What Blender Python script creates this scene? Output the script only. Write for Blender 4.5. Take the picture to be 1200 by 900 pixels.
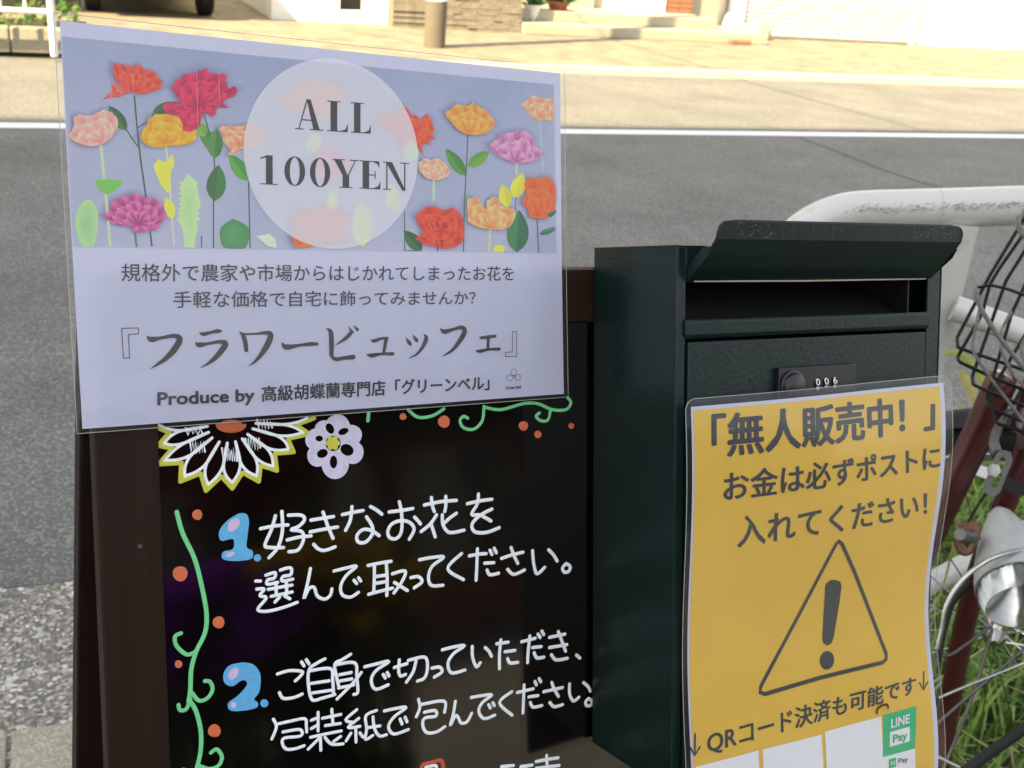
import bpy, bmesh, math, random
from mathutils import Vector, Matrix
from mathutils.geometry import tessellate_polygon
random.seed(7)
R_ = math.radians
scene = bpy.context.scene
for o in list(bpy.data.objects): bpy.data.objects.remove(o)

# ------------------------------------------------------------------ camera
TH, PH, CAMH, F = R_(23), R_(5), 1.45, 1300.0
g = Vector((-math.sin(PH)*math.cos(TH), math.cos(PH)*math.cos(TH), math.sin(TH)))   # gravity in camera axes (x right, y down, z forward)
zw = -g; zc = Vector((0, 0, 1)); yw = (zc - zc.dot(zw)*zw).normalized(); xw = yw.cross(zw)
RC = Matrix((xw, yw, zw))
CAM = Vector((0, 0, CAMH))
cd = bpy.data.cameras.new('camera'); cam = bpy.data.objects.new('camera', cd)
scene.collection.objects.link(cam); scene.camera = cam
cam.matrix_world = Matrix.Translation(CAM) @ (RC @ Matrix(((1, 0, 0), (0, -1, 0), (0, 0, -1)))).to_4x4()
cd.sensor_width = 36; cd.lens = F/1200*36; cd.clip_start = 0.02; cd.clip_end = 3000
cd.dof.use_dof = True; cd.dof.focus_distance = 0.66; cd.dof.aperture_fstop = 21

# ------------------------------------------------------------------ light
A_ROAD = R_(23)                       # the street runs this way, seen from world x
SUN_AZ = A_ROAD + R_(28); SUN_EL = R_(42)   # direction in which sunlight travels over the ground
w = bpy.data.worlds.new('World'); scene.world = w; w.use_nodes = True
nt = w.node_tree; nt.nodes.clear()
sky = nt.nodes.new('ShaderNodeTexSky'); sky.sky_type = 'NISHITA'; sky.sun_disc = False
sky.sun_elevation = SUN_EL
sx, sy = -math.cos(SUN_AZ), -math.sin(SUN_AZ)
sky.sun_rotation = math.atan2(sx, sy) % (2*math.pi)
sky.air_density = 1.0; sky.dust_density = 2.5; sky.ozone_density = 1.0
hs = nt.nodes.new('ShaderNodeHueSaturation'); hs.inputs['Saturation'].default_value = 0.28
bg = nt.nodes.new('ShaderNodeBackground'); bg.inputs['Strength'].default_value = 0.115
wo = nt.nodes.new('ShaderNodeOutputWorld')
nt.links.new(sky.outputs[0], hs.inputs['Color']); nt.links.new(hs.outputs[0], bg.inputs[0]); nt.links.new(bg.outputs[0], wo.inputs[0])
sl = bpy.data.lights.new('sun', 'SUN'); sl.energy = 5.0; sl.angle = R_(0.5); sl.color = (1.0, 0.79, 0.46)
so = bpy.data.objects.new('sun', sl); scene.collection.objects.link(so)
sdir = Vector((math.cos(SUN_AZ)*math.cos(SUN_EL), math.sin(SUN_AZ)*math.cos(SUN_EL), -math.sin(SUN_EL)))
so.rotation_euler = sdir.to_track_quat('-Z', 'Y').to_euler()
vs = scene.view_settings; scene.display_settings.display_device = 'sRGB'
vs.view_transform = 'Standard'; vs.look = 'None'; vs.gamma = 1.0; vs.exposure = 1.9

# ------------------------------------------------------------------ helpers
def link(o): scene.collection.objects.link(o); return o
def tag(o, label=None, cat=None, group=None, kind=None):
    if label: o['label'] = label
    if cat: o['category'] = cat
    if group: o['group'] = group
    if kind: o['kind'] = kind
    return o
def empty(name, mat=None, label=None, cat=None, group=None):
    o = link(bpy.data.objects.new(name, None)); o.empty_display_size = 0.05
    if mat is not None: o.matrix_world = mat
    return tag(o, label, cat, group)
def s2l(c):
    c = c/255.0
    return c/12.92 if c <= 0.04045 else ((c+0.055)/1.055)**2.4
def rgb(r, g_, b): return (s2l(r), s2l(g_), s2l(b))
def under(r, g_, b, ref, w=0.8):      # ink colour of a print next to paper that reads as ref
    return tuple(min(0.95, s2l(c)/s2l(k)*w) for c, k in zip((r, g_, b), ref))

class MB:
    def __init__(s): s.v = []; s.f = []; s.c = []; s.m = []; s.smooth = False
    def vert(s, p, c=None): s.v.append(tuple(p)); s.c.append(c or (1, 1, 1)); return len(s.v)-1
    def add(s, vs_, fs, c=None, mi=0):
        b = len(s.v)
        for p in vs_: s.vert(p, c)
        for f in fs: s.f.append(tuple(b+i for i in f)); s.m.append(mi)
    def box(s, x0, x1, y0, y1, z0, z1, c=None, mi=0, T=None):
        P = [(x, y, z) for z in (z0, z1) for y in (y0, y1) for x in (x0, x1)]
        if T: P = [T(*p) for p in P]
        s.add(P, [(0, 2, 3, 1), (4, 5, 7, 6), (0, 1, 5, 4), (2, 6, 7, 3), (0, 4, 6, 2), (1, 3, 7, 5)], c, mi)
    def tube(s, pts, r, n=10, c=None, mi=0, cap=True):
        pts = [Vector(p) for p in pts]; k = len(pts)
        rs = r if isinstance(r, (list, tuple)) else [r]*k
        up = None; rings = []
        for i, p in enumerate(pts):
            t = (pts[min(i+1, k-1)]-pts[max(i-1, 0)]).normalized()
            if up is None: up = t.orthogonal().normalized()
            up = (up - up.dot(t)*t).normalized(); sd = t.cross(up)
            rings.append([p + rs[i]*(math.cos(a)*up+math.sin(a)*sd) for a in [2*math.pi*j/n for j in range(n)]])
        b = len(s.v)
        for rg in rings:
            for q in rg: s.vert(q, c)
        for i in range(k-1):
            for j in range(n):
                s.f.append((b+i*n+j, b+i*n+(j+1) % n, b+(i+1)*n+(j+1) % n, b+(i+1)*n+j)); s.m.append(mi)
        if cap:
            s.f.append(tuple(b+j for j in reversed(range(n)))); s.m.append(mi)
            s.f.append(tuple(b+(k-1)*n+j for j in range(n))); s.m.append(mi)
    def lathe(s, prof, M, n=24, c=None, mi=0):       # prof: (r, h) along local z of matrix M
        b = len(s.v)
        for r, h in prof:
            for j in range(n):
                a = 2*math.pi*j/n; s.vert(M @ Vector((r*math.cos(a), r*math.sin(a), h)), c)
        for i in range(len(prof)-1):
            for j in range(n):
                s.f.append((b+i*n+j, b+i*n+(j+1) % n, b+(i+1)*n+(j+1) % n, b+(i+1)*n+j)); s.m.append(mi)
    def poly(s, pts2, S, c, off=0.0, ctr=None, cc=None):   # flat filled outline on a surface S(x, y, off)
        if ctr is not None:
            b = s.vert(S(ctr[0], ctr[1], off), cc or c); k = len(pts2)
            for p in pts2: s.vert(S(p[0], p[1], off), c)
            for j in range(k): s.f.append((b, b+1+j, b+1+(j+1) % k)); s.m.append(0)
            return
        tr = tessellate_polygon([[Vector((p[0], p[1], 0)) for p in pts2]])
        s.add([S(p[0], p[1], off) for p in pts2], [tuple(t) for t in tr], c)
    def build(s, name, mats, parent=None, bevel=0, smooth=None, mat=None, fix=True):
        me = bpy.data.meshes.new(name); me.from_pydata(s.v, [], s.f)
        mats = mats if isinstance(mats, (list, tuple)) else [mats]
        for m in mats: me.materials.append(m)
        if len(mats) > 1:
            for p, mi in zip(me.polygons, s.m): p.material_index = mi
        if any(c != (1, 1, 1) for c in s.c):
            at = me.color_attributes.new('Col', 'FLOAT_COLOR', 'POINT')
            at.data.foreach_set('color', [x for c in s.c for x in (c[0], c[1], c[2], 1)])
        if smooth if smooth is not None else s.smooth:
            for p in me.polygons: p.use_smooth = True
            try: me.set_sharp_from_angle(angle=R_(40))
            except Exception: pass
        if fix:
            bm = bmesh.new(); bm.from_mesh(me); bmesh.ops.recalc_face_normals(bm, faces=bm.faces); bm.to_mesh(me); bm.free(); me.update()
        o = link(bpy.data.objects.new(name, me))
        if parent is not None: o.parent = parent
        if mat is not None: o.matrix_world = mat
        if bevel:
            md = o.modifiers.new('bevel', 'BEVEL'); md.width = bevel; md.segments = 2; md.limit_method = 'ANGLE'; md.angle_limit = R_(35)
        return o

def copy_tree(o, parent=None):
    c = link(o.copy()); c.parent = parent
    for ch in o.children: copy_tree(ch, c)
    return c

# ------------------------------------------------------------------ materials
def material(name, base, rough=0.6, metal=0.0, var=0.0, scale=20, bump=0.0, bscale=80, spec=0.5, attr=False, coat=0.0, dirt=None, dscale=6, dthr=0.55, trans=0.0, bdist=0.002, stretch=None):
    m = bpy.data.materials.new(name); m.use_nodes = True; n = m.node_tree.nodes; l = m.node_tree.links
    b = n['Principled BSDF']; b.inputs['Roughness'].default_value = rough; b.inputs['Metallic'].default_value = metal
    b.inputs['Specular IOR Level'].default_value = spec; b.inputs['Coat Weight'].default_value = coat
    b.inputs['Coat Roughness'].default_value = 0.05
    tc = n.new('ShaderNodeTexCoord')
    if stretch:
        mp = n.new('ShaderNodeMapping'); mp.inputs['Scale'].default_value = stretch; l.new(tc.outputs['Object'], mp.inputs[0]); tc = type('T', (), {'outputs': {'Object': mp.outputs[0]}})
    if attr:
        a = n.new('ShaderNodeAttribute'); a.attribute_name = 'Col'; col = a.outputs['Color']
    else:
        a = n.new('ShaderNodeRGB'); a.outputs[0].default_value = (*base, 1); col = a.outputs[0]
    if var:
        t = n.new('ShaderNodeTexNoise'); t.inputs['Scale'].default_value = scale; t.inputs['Detail'].default_value = 6; t.inputs['Roughness'].default_value = 0.65
        l.new(tc.outputs['Object'], t.inputs['Vector'])
        mr = n.new('ShaderNodeMapRange'); mr.inputs[1].default_value = 0.3; mr.inputs[2].default_value = 0.7
        mr.inputs[3].default_value = 1-var; mr.inputs[4].default_value = 1+var
        l.new(t.outputs['Fac'], mr.inputs[0])
        mm = n.new('ShaderNodeVectorMath'); mm.operation = 'SCALE'; l.new(col, mm.inputs[0]); l.new(mr.outputs[0], mm.inputs['Scale']); col = mm.outputs[0]
    if dirt:
        t = n.new('ShaderNodeTexNoise'); t.inputs['Scale'].default_value = dscale; t.inputs['Detail'].default_value = 8; t.inputs['Roughness'].default_value = 0.7
        l.new(tc.outputs['Object'], t.inputs['Vector'])
        mr = n.new('ShaderNodeMapRange'); mr.inputs[1].default_value = dthr; mr.inputs[2].default_value = dthr+0.12
        l.new(t.outputs['Fac'], mr.inputs[0])
        mx = n.new('ShaderNodeMix'); mx.data_type = 'RGBA'; l.new(mr.outputs[0], mx.inputs[0]); l.new(col, mx.inputs[6]); mx.inputs[7].default_value = (*dirt, 1); col = mx.outputs[2]
    l.new(col, b.inputs['Base Color'])
    if bump:
        t = n.new('ShaderNodeTexNoise'); t.inputs['Scale'].default_value = bscale; t.inputs['Detail'].default_value = 4
        l.new(tc.outputs['Object'], t.inputs['Vector'])
        bp = n.new('ShaderNodeBump'); bp.inputs['Strength'].default_value = bump; bp.inputs['Distance'].default_value = bdist
        l.new(t.outputs['Fac'], bp.inputs['Height']); l.new(bp.outputs[0], b.inputs['Normal'])
    if trans:
        tr = n.new('ShaderNodeBsdfTranslucent'); l.new(col, tr.inputs[0]); ms = n.new('ShaderNodeMixShader'); ms.inputs[0].default_value = trans
        l.new(b.outputs[0], ms.inputs[1]); l.new(tr.outputs[0], ms.inputs[2]); l.new(ms.outputs[0], n['Material Output'].inputs[0])
    return m

def speckle(name, c1, c2, c3, scale, rough=0.9, bump=0.6, big=None):
    """aggregate: cells of three tones with a rough relief"""
    m = bpy.data.materials.new(name); m.use_nodes = True; n = m.node_tree.nodes; l = m.node_tree.links
    b = n['Principled BSDF']; b.inputs['Roughness'].default_value = rough; b.inputs['Specular IOR Level'].default_value = 0.3
    tc = n.new('ShaderNodeTexCoord')
    v = n.new('ShaderNodeTexVoronoi'); v.inputs['Scale'].default_value = scale; l.new(tc.outputs['Object'], v.inputs['Vector'])
    sp = n.new('ShaderNodeSeparateColor'); l.new(v.outputs['Color'], sp.inputs[0])
    cr = n.new('ShaderNodeValToRGB'); e = cr.color_ramp.elements
    e[0].color = (*c1, 1); e[0].position = 0.25; e[1].color = (*c2, 1); e[1].position = 0.7
    x = e.new(0.93); x.color = (*c3, 1); cr.color_ramp.interpolation = 'LINEAR'
    l.new(sp.outputs[0], cr.inputs[0])
    t = n.new('ShaderNodeTexNoise'); t.inputs['Scale'].default_value = big or 1.3; t.inputs['Detail'].default_value = 8; t.inputs['Roughness'].default_value = 0.6
    l.new(tc.outputs['Object'], t.inputs['Vector'])
    mr = n.new('ShaderNodeMapRange'); mr.inputs[1].default_value = 0.3; mr.inputs[2].default_value = 0.7; mr.inputs[3].default_value = 0.82; mr.inputs[4].default_value = 1.18
    l.new(t.outputs['Fac'], mr.inputs[0])
    mm = n.new('ShaderNodeVectorMath'); mm.operation = 'SCALE'; l.new(cr.outputs[0], mm.inputs[0]); l.new(mr.outputs[0], mm.inputs['Scale'])
    l.new(mm.outputs[0], b.inputs['Base Color'])
    bp = n.new('ShaderNodeBump'); bp.inputs['Strength'].default_value = bump; bp.inputs['Distance'].default_value = 0.004
    l.new(v.outputs['Distance'], bp.inputs['Height']); l.new(bp.outputs[0], b.inputs['Normal'])
    return m

M = {}
M['asphalt'] = speckle('asphalt', (0.112, 0.111, 0.103), (0.148, 0.147, 0.136), (0.255, 0.25, 0.225), 170, bump=0.4)
M['gravel_base'] = speckle('exposed_aggregate', (0.15, 0.14, 0.115), (0.30, 0.28, 0.235), (0.52, 0.50, 0.44), 110, bump=0.7, big=7)
M['concrete'] = speckle('kerb_concrete', (0.27, 0.252, 0.19), (0.34, 0.318, 0.25), (0.43, 0.41, 0.33), 240, bump=0.35, big=9)
M['pavement'] = material('far_pavement', (0.20, 0.175, 0.125), 0.9, var=0.3, scale=3, bump=0.3, bscale=60, dirt=(0.13, 0.09, 0.06), dscale=2.6, dthr=0.56)
M['earth'] = material('soil', (0.045, 0.035, 0.022), 0.95, var=0.4, scale=25, bump=0.8, bscale=40, bdist=0.02)
M['paint_line'] = material('road_paint', (0.72, 0.73, 0.72), 0.75, var=0.06, scale=40, dirt=(0.3, 0.3, 0.29), dscale=30, dthr=0.64)
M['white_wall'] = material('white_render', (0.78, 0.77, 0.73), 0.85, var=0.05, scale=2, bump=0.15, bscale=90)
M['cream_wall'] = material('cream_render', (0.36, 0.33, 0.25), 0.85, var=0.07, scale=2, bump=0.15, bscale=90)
M['stone'] = material('ledge_stone', (0.24, 0.21, 0.16), 0.9, var=0.3, scale=9, bump=0.7, bscale=50, bdist=0.006)
M['mortar'] = material('mortar', (0.16, 0.14, 0.11), 0.95, var=0.2)
M['brick'] = material('red_brick', (0.25, 0.11, 0.06), 0.9, var=0.2, scale=12, bump=0.4)
M['terracotta'] = material('terracotta', (0.26, 0.085, 0.045), 0.8, var=0.12, scale=9)
M['glass'] = material('window_glass', (0.05, 0.07, 0.075), 0.06, spec=0.8)
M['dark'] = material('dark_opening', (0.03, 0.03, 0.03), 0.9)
M['shutter'] = material('shutter_paint', (0.55, 0.55, 0.50), 0.5, var=0.04, scale=6)
M['roof'] = material('roof_tile', (0.09, 0.09, 0.10), 0.7, var=0.2, scale=5)
M['frame_white'] = material('white_frame_paint', (0.74, 0.75, 0.73), 0.45)
M['mint'] = material('mint_panel', (0.28, 0.36, 0.27), 0.5)
M['car_paint'] = material('silver_car_paint', (0.55, 0.55, 0.50), 0.3, metal=0.2, coat=0.6)
M['rubber'] = material('tyre_rubber', (0.007, 0.007, 0.007), 0.8, bump=0.3, bscale=60)
M['alloy'] = material('alloy', (0.5, 0.5, 0.5), 0.35, metal=0.9)
M['lamp_red'] = material('red_lamp_plastic', (0.35, 0.02, 0.015), 0.2)
M['lamp_clear'] = material('clear_lamp_plastic', (0.7, 0.7, 0.7), 0.1)
M['leaf'] = material('leaf_green', (0.07, 0.13, 0.025), 0.6, attr=True, trans=0.35, var=0.15, scale=40)
M['grass'] = material('grass_blade', (1, 1, 1), 0.5, attr=True, trans=0.35, var=0.12, scale=60)
M['rail_paint'] = material('guardrail_paint', (0.55, 0.54, 0.51), 0.22, var=0.05, scale=6, bump=0.06, bscale=25, dirt=(0.42, 0.37, 0.28), dscale=9, dthr=0.62)
M['bark'] = material('pole_concrete', (0.13, 0.11, 0.08), 0.9, var=0.12, scale=8)
M['cable'] = material('cable_sheath', (0.02, 0.02, 0.02), 0.7)
M['grey_facade'] = material('grey_facade', (0.20, 0.19, 0.18), 0.9, var=0.1, scale=2, bump=0.2)
M['awning'] = material('awning_cloth', (0.05, 0.045, 0.04), 0.85)

# ------------------------------------------------------------------ the street: a along the road, b across it
ca, sa = math.cos(A_ROAD), math.sin(A_ROAD)
MST = Matrix.Rotation(A_ROAD, 4, 'Z')
def stp(a, b, z=0.0): return Matrix.Translation(MST @ Vector((a, b, z))) @ MST
def ray(u, v): return RC @ Vector(((u-600)/F, (v-450)/F, 1))
def ground(u, v, z=0.0):                       # street coordinates of the ground point seen at reference pixel u, v
    d = ray(u, v); t = (z-CAMH)/d.z; P = CAM + d*t
    return (P.x*ca+P.y*sa, -P.x*sa+P.y*ca)
def at(u, v, zdepth): return CAM + RC @ (Vector(((u-600)/F, (v-450)/F, 1))*zdepth)
def to_st(P): return Vector((P.x*ca+P.y*sa, -P.x*sa+P.y*ca, P.z))

def sheet(name, a0, a1, b0, b1, z, m, kind='structure', nx=1, ny=1):
    mb = MB(); mb.add([(a0, b0, z), (a1, b0, z), (a1, b1, z), (a0, b1, z)], [(0, 1, 2, 3)])
    return tag(mb.build(name, m, mat=MST), kind=kind)
B_EDGE = ground(0, 697)[1]; B_PEB = ground(0, 872)[1]
B_LINE = ground(600, 156)[1]; B_FAR = ground(665, 88)[1]
sheet('ground', -400, 400, -400, 400, 0.0, M['earth'])
mb = MB(); er = random.Random(5); drift = 0; edge = [(-60, B_EDGE)]
for i in range(360):
    drift = drift*0.9+er.gauss(0, .0022); edge.append((-1.2+i*0.011, B_EDGE+drift+er.uniform(-.002, .002)))
edge.append((80, B_EDGE))
k = len(edge)
for (a_, b_) in edge: mb.vert((a_, b_, 0.0135)); mb.vert((a_, b_-0.0005, 0.002)); mb.vert((a_, B_EDGE+0.4, 0.0135)); mb.vert((a_, B_FAR, 0.0135))
for i in range(k-1):
    q = 4*i
    for (u_, v_) in ((0, 1), (0, 2), (2, 3)): mb.f.append((q+u_, q+v_, q+4+v_, q+4+u_)); mb.m.append(0)
tag(mb.build('road', M['asphalt'], mat=MST), kind='structure')
mb = MB(); mb.box(-60, 80, B_PEB, B_EDGE+0.02, 0.001, 0.0115)
strip = tag(mb.build('gutter_strip', M['gravel_base'], mat=MST), kind='structure')
# road lines
def st_line(name, b, wid, z=0.0175):
    mb = MB(); mb.add([(-60, b-wid/2, z), (80, b-wid/2, z), (80, b+wid/2, z), (-60, b+wid/2, z)], [(0, 1, 2, 3)])
    return tag(mb.build(name, M['paint_line'], mat=MST), kind='structure')
st_line('road_marking', B_LINE, 0.17)
# far kerb and pavement
mb = MB(); mb.box(-60, 80, B_FAR+0.28, B_FAR+12, 0.001, 0.055)
tag(mb.build('far_pavement', M['pavement'], mat=MST), kind='structure')
far_kerb = tag(MB().build('far_kerb', M['concrete'], mat=MST), kind='structure')
kb = MB(); kb.box(0.004, 0.596, 0, 0.13, 0, 0.06); kme = None
for i in range(44):
    if kme is None:
        o = kb.build('kerb_stone', M['frame_white'], far_kerb, bevel=0.006); kme = o
        kme.data.materials.clear(); kme.data.materials.append(material('pale_kerb', (0.42, 0.40, 0.34), 0.9, var=0.12, scale=9))
    else:
        o = link(kme.copy()); o.parent = far_kerb
    o.location = (-6+0.6*i, B_FAR+0.15, 0.003)
mb = MB(); mb.box(-60, 80, B_FAR, B_FAR+0.15, 0.001, 0.0175); tag(mb.build('far_gutter', M['concrete'], mat=MST), kind='structure')
# near kerb: slabs with joints
near_kerb = tag(MB().build('near_kerb', M['concrete'], mat=MST), kind='structure')
ja, jb = ground(12, 885)
k0 = None
for i in range(-6, 10):
    if k0 is None:
        kb = MB(); kb.box(0.004, 0.596, 0, 0.18, 0, 0.03); k0 = kb.build('kerb_stone', M['concrete'], near_kerb, bevel=0.004); o = k0
    else:
        o = link(k0.copy()); o.parent = near_kerb
    o.location = (ja+0.6*i, B_PEB-0.187, 0.001)
mb = MB(); mb.box(-30, 60, -30, B_PEB-0.19, 0.001, 0.02)
tag(mb.build('near_pavement', M['asphalt'], mat=MST), kind='structure')
mb = MB(); mb.box(-4, 7, B_PEB-0.186, B_PEB-0.002, 0.001, 0.021); mb.build('joint_mortar', M['gravel_base'], near_kerb)
# loose stones standing proud of the aggregate strip
mb = MB(); mb.smooth = False
ico = bmesh.new(); bmesh.ops.create_icosphere(ico, subdivisions=1, radius=1); iv = [v.co.copy() for v in ico.verts]; ifc = [[v.index for v in f.verts] for f in ico.faces]; ico.free()
tones = [(0.20, 0.185, 0.15), (0.31, 0.29, 0.24), (0.42, 0.395, 0.335), (0.13, 0.125, 0.11), (0.66, 0.65, 0.61), (0.21, 0.175, 0.13), (0.19, 0.178, 0.15), (0.25, 0.235, 0.205)]
for i in range(5200):
    a = random.uniform(-0.9, 1.2); b = random.uniform(B_PEB+0.01, B_EDGE-0.004)
    s = random.uniform(0.0016, 0.0062)*(1.6 if random.random() < 0.06 else 1); rz = random.uniform(0, 6.28); ex = random.uniform(0.6, 1)
    c = random.choice(tones); cz, sz = math.cos(rz), math.sin(rz)
    mb.add([(a+s*(v.x*cz-v.y*sz*ex), b+s*(v.x*sz+v.y*cz*ex), 0.012+s*0.45*v.z) for v in iv], ifc, c)
tag(mb.build('loose_gravel', material('pebble', (1, 1, 1), 0.8, attr=True, var=0.15, scale=300), mat=MST), 'fine grey and white gravel set in the strip beside the road', 'gravel', kind='stuff')
# old resurfacing seam and a painted shadow strip on the asphalt
mb = MB()
def dark_strip(pts, wd):
    for (p, q) in zip(pts[:-1], pts[1:]):
        d = Vector((q[0]-p[0], q[1]-p[1], 0)); n_ = Vector((-d.y, d.x, 0)).normalized()*wd/2
        mb.add([(p[0]+n_.x, p[1]+n_.y, 0.0155), (p[0]-n_.x, p[1]-n_.y, 0.0155), (q[0]-n_.x, q[1]-n_.y, 0.0155), (q[0]+n_.x, q[1]+n_.y, 0.0155)], [(0, 1, 2, 3)])
dark_strip([ground(*p) for p in ((935, 163), (975, 178), (1030, 200), (1075, 215), (1120, 228))], 0.02)
dark_strip([ground(*p) for p in ((0, 146), (300, 149), (700, 153), (1200, 158))], 0.035)  # dark strip standing for the cable's shadow along the white line
tag(mb.build('seam_and_shadow', material('dark_seam_and_shadow', (0.045, 0.047, 0.045), 0.8), mat=MST), kind='structure')

# ------------------------------------------------------------------ far side: buildings
def wall_a(u, bb):                                # a-coordinate where the sight line over pixel u crosses the line b = bb at the ground
    lo, hi = -20.0, 60.0
    d0 = ray(u, -60); d1 = ray(u, 200)
    nrm = d0.cross(d1)                            # plane through camera holding this image column
    # point (a,bb,0): solve nrm . (P - CAM) = 0
    ex = MST @ Vector((1, 0, 0)); Pb = MST @ Vector((0, bb, 0.1))
    return -nrm.dot(Pb-CAM)/nrm.dot(ex)
BW = ground(560, 42)[1]                           # front of the stone wall
BS = ground(1000, 54)[1]
PAV = 0.055
def building(name, label, a0, a1, b0, depth, h, m, roof_over=0.3):
    r = empty(name, stp((a0+a1)/2, b0, PAV), label, 'building'); hw = (a1-a0)/2
    mb = MB(); mb.box(-hw, hw, 0, depth, 0, h); mb.build('wall', m, r)
    mb = MB(); mb.add([(-hw-roof_over, -roof_over, h+0.003), (hw+roof_over, -roof_over, h+0.003), (hw+roof_over, depth+roof_over, h+0.003), (-hw-roof_over, depth+roof_over, h+0.003), (-hw, depth/2, h+1.6), (hw, depth/2, h+1.6)],
        [(0, 1, 5, 4), (1, 2, 5), (2, 3, 4, 5), (3, 0, 4), (3, 2, 1, 0)]); mb.build('roof', M['roof'], r)
    return r, hw
def window(parent, x, z, w_, h_, y=0.0, name='window', fm=None):
    mb = MB(); t = 0.06
    mb.box(x-w_/2, x+w_/2, y-0.05, y-0.002, z, z+t); mb.box(x-w_/2, x+w_/2, y-0.05, y-0.002, z+h_-t, z+h_)
    for xx in (x-w_/2, x+w_/2-t, x-t/2): mb.box(xx, xx+t, y-0.048, y-0.003, z+t, z+h_-t)
    f = mb.build(name, fm or M['frame_white'], parent)
    mb = MB(); mb.box(x-w_/2+t, x+w_/2-t, y-0.02, y-0.004, z+t, z+h_-t); mb.build('pane', M['glass'], f)
    return f
# white carport house, car standing in front
aL = wall_a(318, BW+0.3); aC = wall_a(458, BW+0.25)
r, hw = building('carport_house', 'white rendered house with an open garage, behind the parked silver car', -3.2, aC-0.02, BW+3.9, 6, 5.2, M['white_wall'])
window(r, -hw*0.4, 3.2, 1.6, 1.2); window(r, hw*0.4, 3.2, 1.6, 1.2)
mb = MB(); mb.box(-hw+0.6, -hw+3.2, -0.06, -0.003, 0, 2.3); mb.build('garage_door', M['shutter'], r)
r = empty('garden_wall', stp((aL+aC)/2, BW+0.25, PAV), 'plain white rendered wall with a dark opening, left of the stone wall', 'wall')
hw = (aC-aL)/2
p1 = wall_a(398, BW+0.25)-(aL+aC)/2; p2 = wall_a(427, BW+0.25)-(aL+aC)/2
mb = MB(); mb.box(-hw, p1, 0, 0.2, 0, 1.9); mb.box(p2, hw-0.01, 0, 0.2, 0, 1.9); mb.box(p1, p2, 0.003, 0.2, 1.0, 1.9); mb.box(p1, p2, 0.002, 0.2, 0, 0.14); mb.box(-hw, -hw+0.2, 0.201, 3.6, 0, 1.9); mb.build('wall', M['white_wall'], r)
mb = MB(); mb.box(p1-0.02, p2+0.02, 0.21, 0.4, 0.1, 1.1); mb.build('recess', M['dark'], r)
# stacked ledge stone wall: every stone its own part
sL = wall_a(459, BW); sR = wall_a(610, BW); W = sR-sL
r = empty('ledgestone_wall', stp(sL, BW, PAV), 'long low wall of thin stacked beige ledge stones behind the round post', 'wall')
mb = MB(); mb.box(0.01, W-0.01, 0.02, 0.22, 0, 1.0); mb.build('core', M['mortar'], r)
stones = []
for L in (0.22, 0.31, 0.42, 0.55):
    mb = MB(); mb.box(0.003, L-0.003, -0.012, 0.05, 0.003, 0.030); stones.append((L, mb))
protos = {}
row = 0; z = 0.0
while z < 0.98:
    x = 0.0
    while x < W-0.02:
        L, smb = random.choice(stones)
        if x+L > W: L = W-x
        if round(L, 3) in protos: o = link(protos[round(L, 3)].copy()); o.parent = r
        else:
            mb = MB(); mb.box(0.003, max(0.02, L-0.003), -0.012, 0.05, 0.003, 0.030); o = mb.build('stone', M['stone'], r); protos[round(L, 3)] = o
        o.location = (x, random.uniform(-0.014, 0.006), z); x += L
    z += 0.033; row += 1
mb = MB(); mb.box(-0.02, W+0.02, -0.03, 0.25, 1.001, 1.05); mb.build('coping', M['concrete'], r)
# round timber-look post with white top band
pa, pb = ground(509, 55, PAV)
r = empty('street_pole', stp(pa, pb, PAV), 'thick round beige post with a white band, before the stone wall', 'post')
mb = MB(); mb.tube([(0, 0, 0), (0, 0, 0.47)], 0.115, 20); mb.build('lower_shaft', M['bark'], r, smooth=True)
mb = MB(); mb.tube([(0, 0, 0.472), (0, 0, 1.1)], 0.118, 20); mb.build('white_band', M['frame_white'], r, smooth=True)
mb = MB(); mb.tube([(0, 0, 1.102), (0, 0, 7.5)], [0.113, 0.085], 20); mb.build('upper_shaft', M['bark'], r, smooth=True)
# steps and shop front
eL = sR+0.01; eR = wall_a(858, BS); W = eR-eL
r = empty('entrance_steps', stp(eL, BW-0.1, PAV), 'two wide pale concrete steps up to the mint house door', 'steps')
for i in range(2):
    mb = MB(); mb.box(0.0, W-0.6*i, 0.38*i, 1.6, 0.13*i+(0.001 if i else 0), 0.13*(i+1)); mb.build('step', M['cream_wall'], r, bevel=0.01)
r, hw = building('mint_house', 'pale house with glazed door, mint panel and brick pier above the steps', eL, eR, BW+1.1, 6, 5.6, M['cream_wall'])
c0 = (eL+eR)/2
def ux(u): return wall_a(u, BW+1.1)-c0
mb = MB(); mb.box(ux(622), ux(690), -0.1, -0.002, 0.25, 2.6); mb.build('mint_panel', M['mint'], r)
mb = MB(); t = 0.09; x0, x1 = ux(704), ux(772)
mb.box(x0, x0+t, -0.12, -0.002, 0.26, 2.5); mb.box(x1-t, x1, -0.12, -0.002, 0.26, 2.5); mb.box(x0+t, x1-t, -0.12, -0.003, 0.26, 0.42); mb.box(x0+t, x1-t, -0.12, -0.003, 2.4, 2.5); dd = mb.build('door', M['frame_white'], r)
mb = MB(); mb.box(x0+t, x1-t, -0.06, -0.004, 0.42, 2.4); mb.build('pane', M['glass'], dd)
mb = MB(); mb.tube([(x0+t+0.03, -0.15, 1.1), (x0+t+0.03, -0.15, 1.4)], 0.015, 8); mb.build('handle', M['alloy'], dd)
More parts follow.
